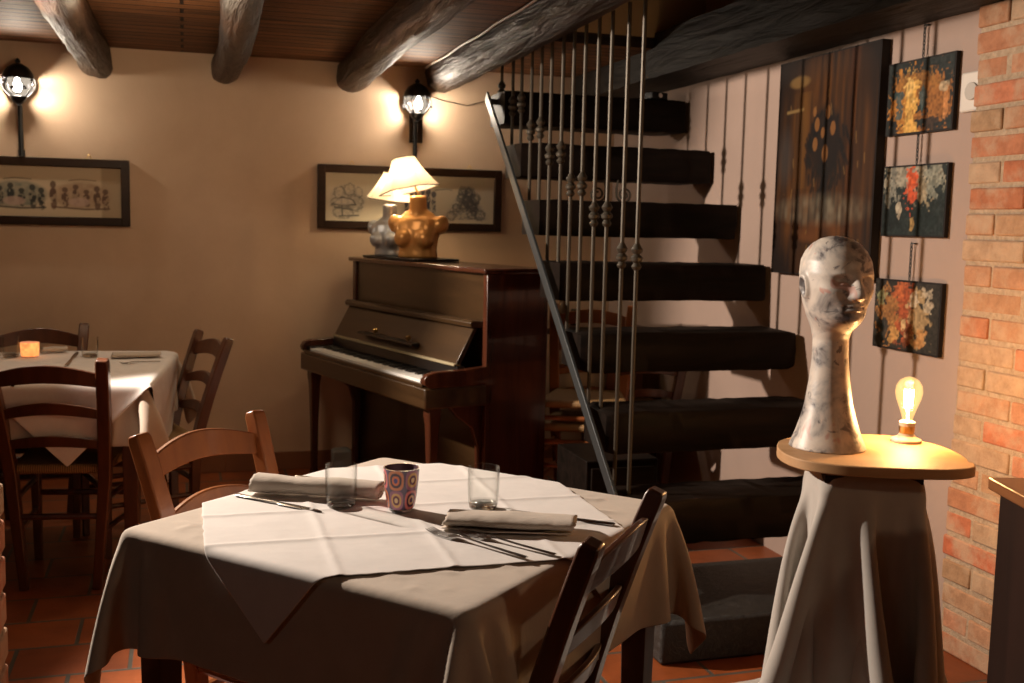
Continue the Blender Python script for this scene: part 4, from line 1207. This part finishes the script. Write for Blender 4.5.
# head sculpture
def head_mesh():
    cps = [(0, -.085, .078, .080), (.012, -.080, .072, .076), (.03, -.073, .063, .068), (.06, -.064, .052, .058), (.09, -.058, .043, .050), (.14, -.052, .033, .042), (.19, -.050, .027, .037), (.225, -.053, .026, .0365),
           (.243, -.060, .036, .040), (.254, -.066, .054, .045), (.264, -.071, .066, .050), (.28, -.077, .0735, .057), (.30, -.083, .077, .063), (.33, -.089, .080, .069), (.36, -.092, .079, .0715), (.385, -.090, .073, .069), (.405, -.080, .060, .060),
           (.420, -.064, .043, .047), (.430, -.044, .022, .031), (.4345, -.022, .0, .014), (.4355, -.012, -.010, .002)]
    Z = [c[0] for c in cps]; K = 190; n = 160; rings = []
    def G(x, s): return exp(-(x / s) ** 2)
    zs = list(np.linspace(0, .41, K - 30)) + list(.41 + .0255 * np.sin(np.linspace(0, pi / 2, 31)[1:]))
    arr = np.array(cps)
    # smooth the interpolated profiles
    zz = np.linspace(0, .4355, 900); prof = []
    for c in (1, 2, 3):
        p = np.interp(zz, Z, arr[:, c]); k = np.hanning(25); k /= k.sum(); q = np.convolve(np.pad(p, 12, 'edge'), k, 'valid'); w = np.clip((.425 - zz) / .01, 0, 1); prof.append(q * w + p * (1 - w))
    for z in zs:
        xb, xf, w = [float(np.interp(z, zz, p)) for p in prof]; ring = []
        for j in range(n):
            th = 2 * pi * j / n - pi; c, s = cos(th), sin(th)
            # slightly squared cross section in the face
            x = (xf + xb) / 2 + (xf - xb) / 2 * c; y = w * s; d = 0; at_ = abs(th)
            y *= 1 + .03 * G(at_ - .8, .35) * G(z - .33, .04)
            # nose
            if .300 < z < .372:
                t = np.interp(z, [.300, .309, .314, .322, .345, .358, .372], [0, .008, .021, .022, .011, .004, 0]); wn = np.interp(z, [.305, .315, .345, .37], [.20, .22, .105, .16])
                d += t * exp(-(abs(th) / wn) ** 2.6)
            d -= .0135 * G(at_ - .40, .20) * G(z - .346, .0100)         # eye sockets
            d += .0085 * G(at_ - .40, .12) * G(z - .3425, .0058)        # closed lids
            d += .0035 * G(at_ - .42, .26) * G(z - .3605, .0045)        # brows
            d -= .0026 * G(at_ - .40, .15) * G(z - .3380, .0014)        # lid line
            d += .0085 * G(th, .23) * (G(z - .2975, .0032) + G(z - .2895, .0036) * 1.0)
            d -= .003 * G(th, .30) * G(z - .2935, .0013)
            d -= .003 * G(at_ - .33, .06) * G(z - .294, .004)
            d -= .003 * G(th, .3) * G(z - .282, .004)
            d += .008 * G(th, .30) * G(z - .270, .009)                  # chin
            d += .003 * G(at_ - .72, .28) * G(z - .325, .014)           # cheekbones
            d -= .003 * G(at_ - .75, .25) * G(z - .292, .012)
            ea = at_ - 1.62
            e1 = sqrt((ea / .15) ** 2 + ((z - .332) / .021) ** 2)
            d += .0070 * exp(-((e1 - 1) / .33) ** 2) + .002 * G(e1, .5)    # ear rims
            L = sqrt(c * c + s * s); ring.append((x + d * c * 1.05, y + d * s, z))
        rings.append(ring)
    mb = MB(); mb.loft(rings); return mb


mm, nt, b = mat('marbled_paper')
v = coords(nt); n1 = noise(nt, v, 15, 4, .6, .5); n2 = noise(nt, v, 25, 4, .6, .8); n3 = noise(nt, v, 17, 2, .5, .6)
r1 = ramp(nt, n1, [(.38, (.10, .09, .09)), (.42, (.34, .31, .29)), (.48, (.52, .47, .42)), (.56, (.66, .58, .50)), (.7, (.74, .66, .56))])
r2 = ramp(nt, n2, [(.35, (1, 1, 1)), (.40, (0, 0, 0))])
mx = N(nt, 'ShaderNodeMix', data_type='RGBA'); nt.links.new(r2.outputs[0], mx.inputs[0]); nt.links.new(r1.outputs[0], mx.inputs[6]); mx.inputs[7].default_value = (.19, .17, .165, 1)
r3 = ramp(nt, n3, [(.62, (0, 0, 0)), (.66, (.7, .7, .7))]); mx2 = N(nt, 'ShaderNodeMix', data_type='RGBA'); nt.links.new(r3.outputs[0], mx2.inputs[0]); nt.links.new(mx.outputs[2], mx2.inputs[6]); mx2.inputs[7].default_value = (.55, .26, .20, 1)
nt.links.new(mx2.outputs[2], b.inputs['Base Color']); b.inputs['Roughness'].default_value = .42; bump(nt, b, n2, .12, .003)
hd = head_mesh().build('head_sculpture', mm, smooth=180)
hp = at(828, 447, BZ)
hd.location = (hp.x, hp.y, BZ + .0005); hd.rotation_euler.z = atan2(-hp.y, -hp.x) + radians(31); hd.scale = (1.26, 1.26, 1.30)
tag(hd, 'marbled long-necked mannequin head sculpture on the wooden board', 'sculpture')

# bare filament bulb lamp
bp = at(906, 442, BZ)
bl = empty('bulb_lamp', (bp.x, bp.y, BZ), 0, 'bare glowing filament bulb on small round base beside the head', 'lamp')
MB().lathe([(.001, 0), (.034, 0), (.036, .004), (.034, .009), (.022, .014), (.017, .022), (.001, .022)], 32).build('base', M['ceramic'], bl, smooth=50)
MB().lathe([(.017, .022), (.018, .026), (.018, .042), (.001, .042)], 28).build('socket', M['brass'], bl, smooth=50)
MB().lathe([(.019, .040), (.0185, .050), (.015, .052), (.001, .052)], 28).build('socket_ring', M['ceramic'], bl, smooth=50)
MB().lathe([(.012, .050), (.0135, .062), (.020, .082), (.029, .106), (.032, .122), (.030, .138), (.022, .151), (.010, .158), (.001, .160)], 40).build('glass_bulb', clear_glass('amber_glass', (1, .9, .72), .25, ((1, .62, .25), .55)), bl, smooth=60)
mb = MB(); pts = []
for k in range(49):
    a = 2 * pi * k / 48 * 4; q = (k % 12) / 12; pts.append((.009 * cos(2 * pi * k / 48), .009 * sin(2 * pi * k / 48), .085 + .042 * (.5 - .5 * cos(a))))
mb.tube(pts, .0016, 6); mb.tube([(0, 0, .05), (0, 0, .09)], .002, 6)
mb.build('filament', emitter('hot_filament', (1, .72, .38), 260), bl)
l = light('bulb_light', 'POINT', (0, 0, 0), 11, (1, .53, .22), .026); l.parent = bl; l.location = (0, 0, .094); bl.scale = (1.15,) * 3

# ------------------------------------------------------------------ cabinet at the right edge
cz = .81
kp = on_z(994, 480, cz)
kb = empty('cabinet', (kp.x, kp.y, 0), -YAW, 'dark wooden cabinet with lighter top edge against the brick pillar', 'cabinet')
MB().box2((0, -.55, cz - .028), (.52, .03, cz)).build('cabinet_top', M['cabinet_top'], kb, bevel=.004)
MB().box2((.025, -.53, 0), (.51, .02, cz - .028)).build('body', M['cabinet'], kb, bevel=.003)
MB().box2((.05, -.542, .06), (.27, -.53, cz - .06)).build('door', M['cabinet'], kb, bevel=.003)
MB().box2((.28, -.542, .06), (.50, -.53, cz - .06)).build('door', M['cabinet'], kb, bevel=.003)

e = empty('black_device', (2.22, 4.93, 1.977), .3, 'small black device lying on the topmost visible stair tread', 'device')
MB().box2((-.05, -.03, 0), (.05, .03, .035)).build('body', M['black_metal'], e, bevel=.004)
MB().tube([(-.01, -.03, .018), (-.01, -.045, .018)], .012, 14).build('lens', M['silver'], e)

# ------------------------------------------------------------------ cables
cc = MB(); pts = [(1.255, 5.8 - k * .17, 2.183 + .004 * sin(k * 1.7)) for k in range(16)]
cc.tube(pts, .006, 6)
tag(cc.build('ceiling_cable', M['white_plastic'], smooth=60), 'pale electric cable running along the big round ceiling beam', 'cable')
cc = MB(); cc.tube([(1.25, YB - .01, 2.05), (1.36, YB - .008, 2.02), (1.50, YB - .008, 2.0), (1.60, YB - .008, 2.03), (1.66, YB - .008, 2.06)], .002, 6)
tag(cc.build('wall_cable', M['black_metal'], smooth=60), 'thin dark cable on the wall from lantern to the stairs', 'cable')
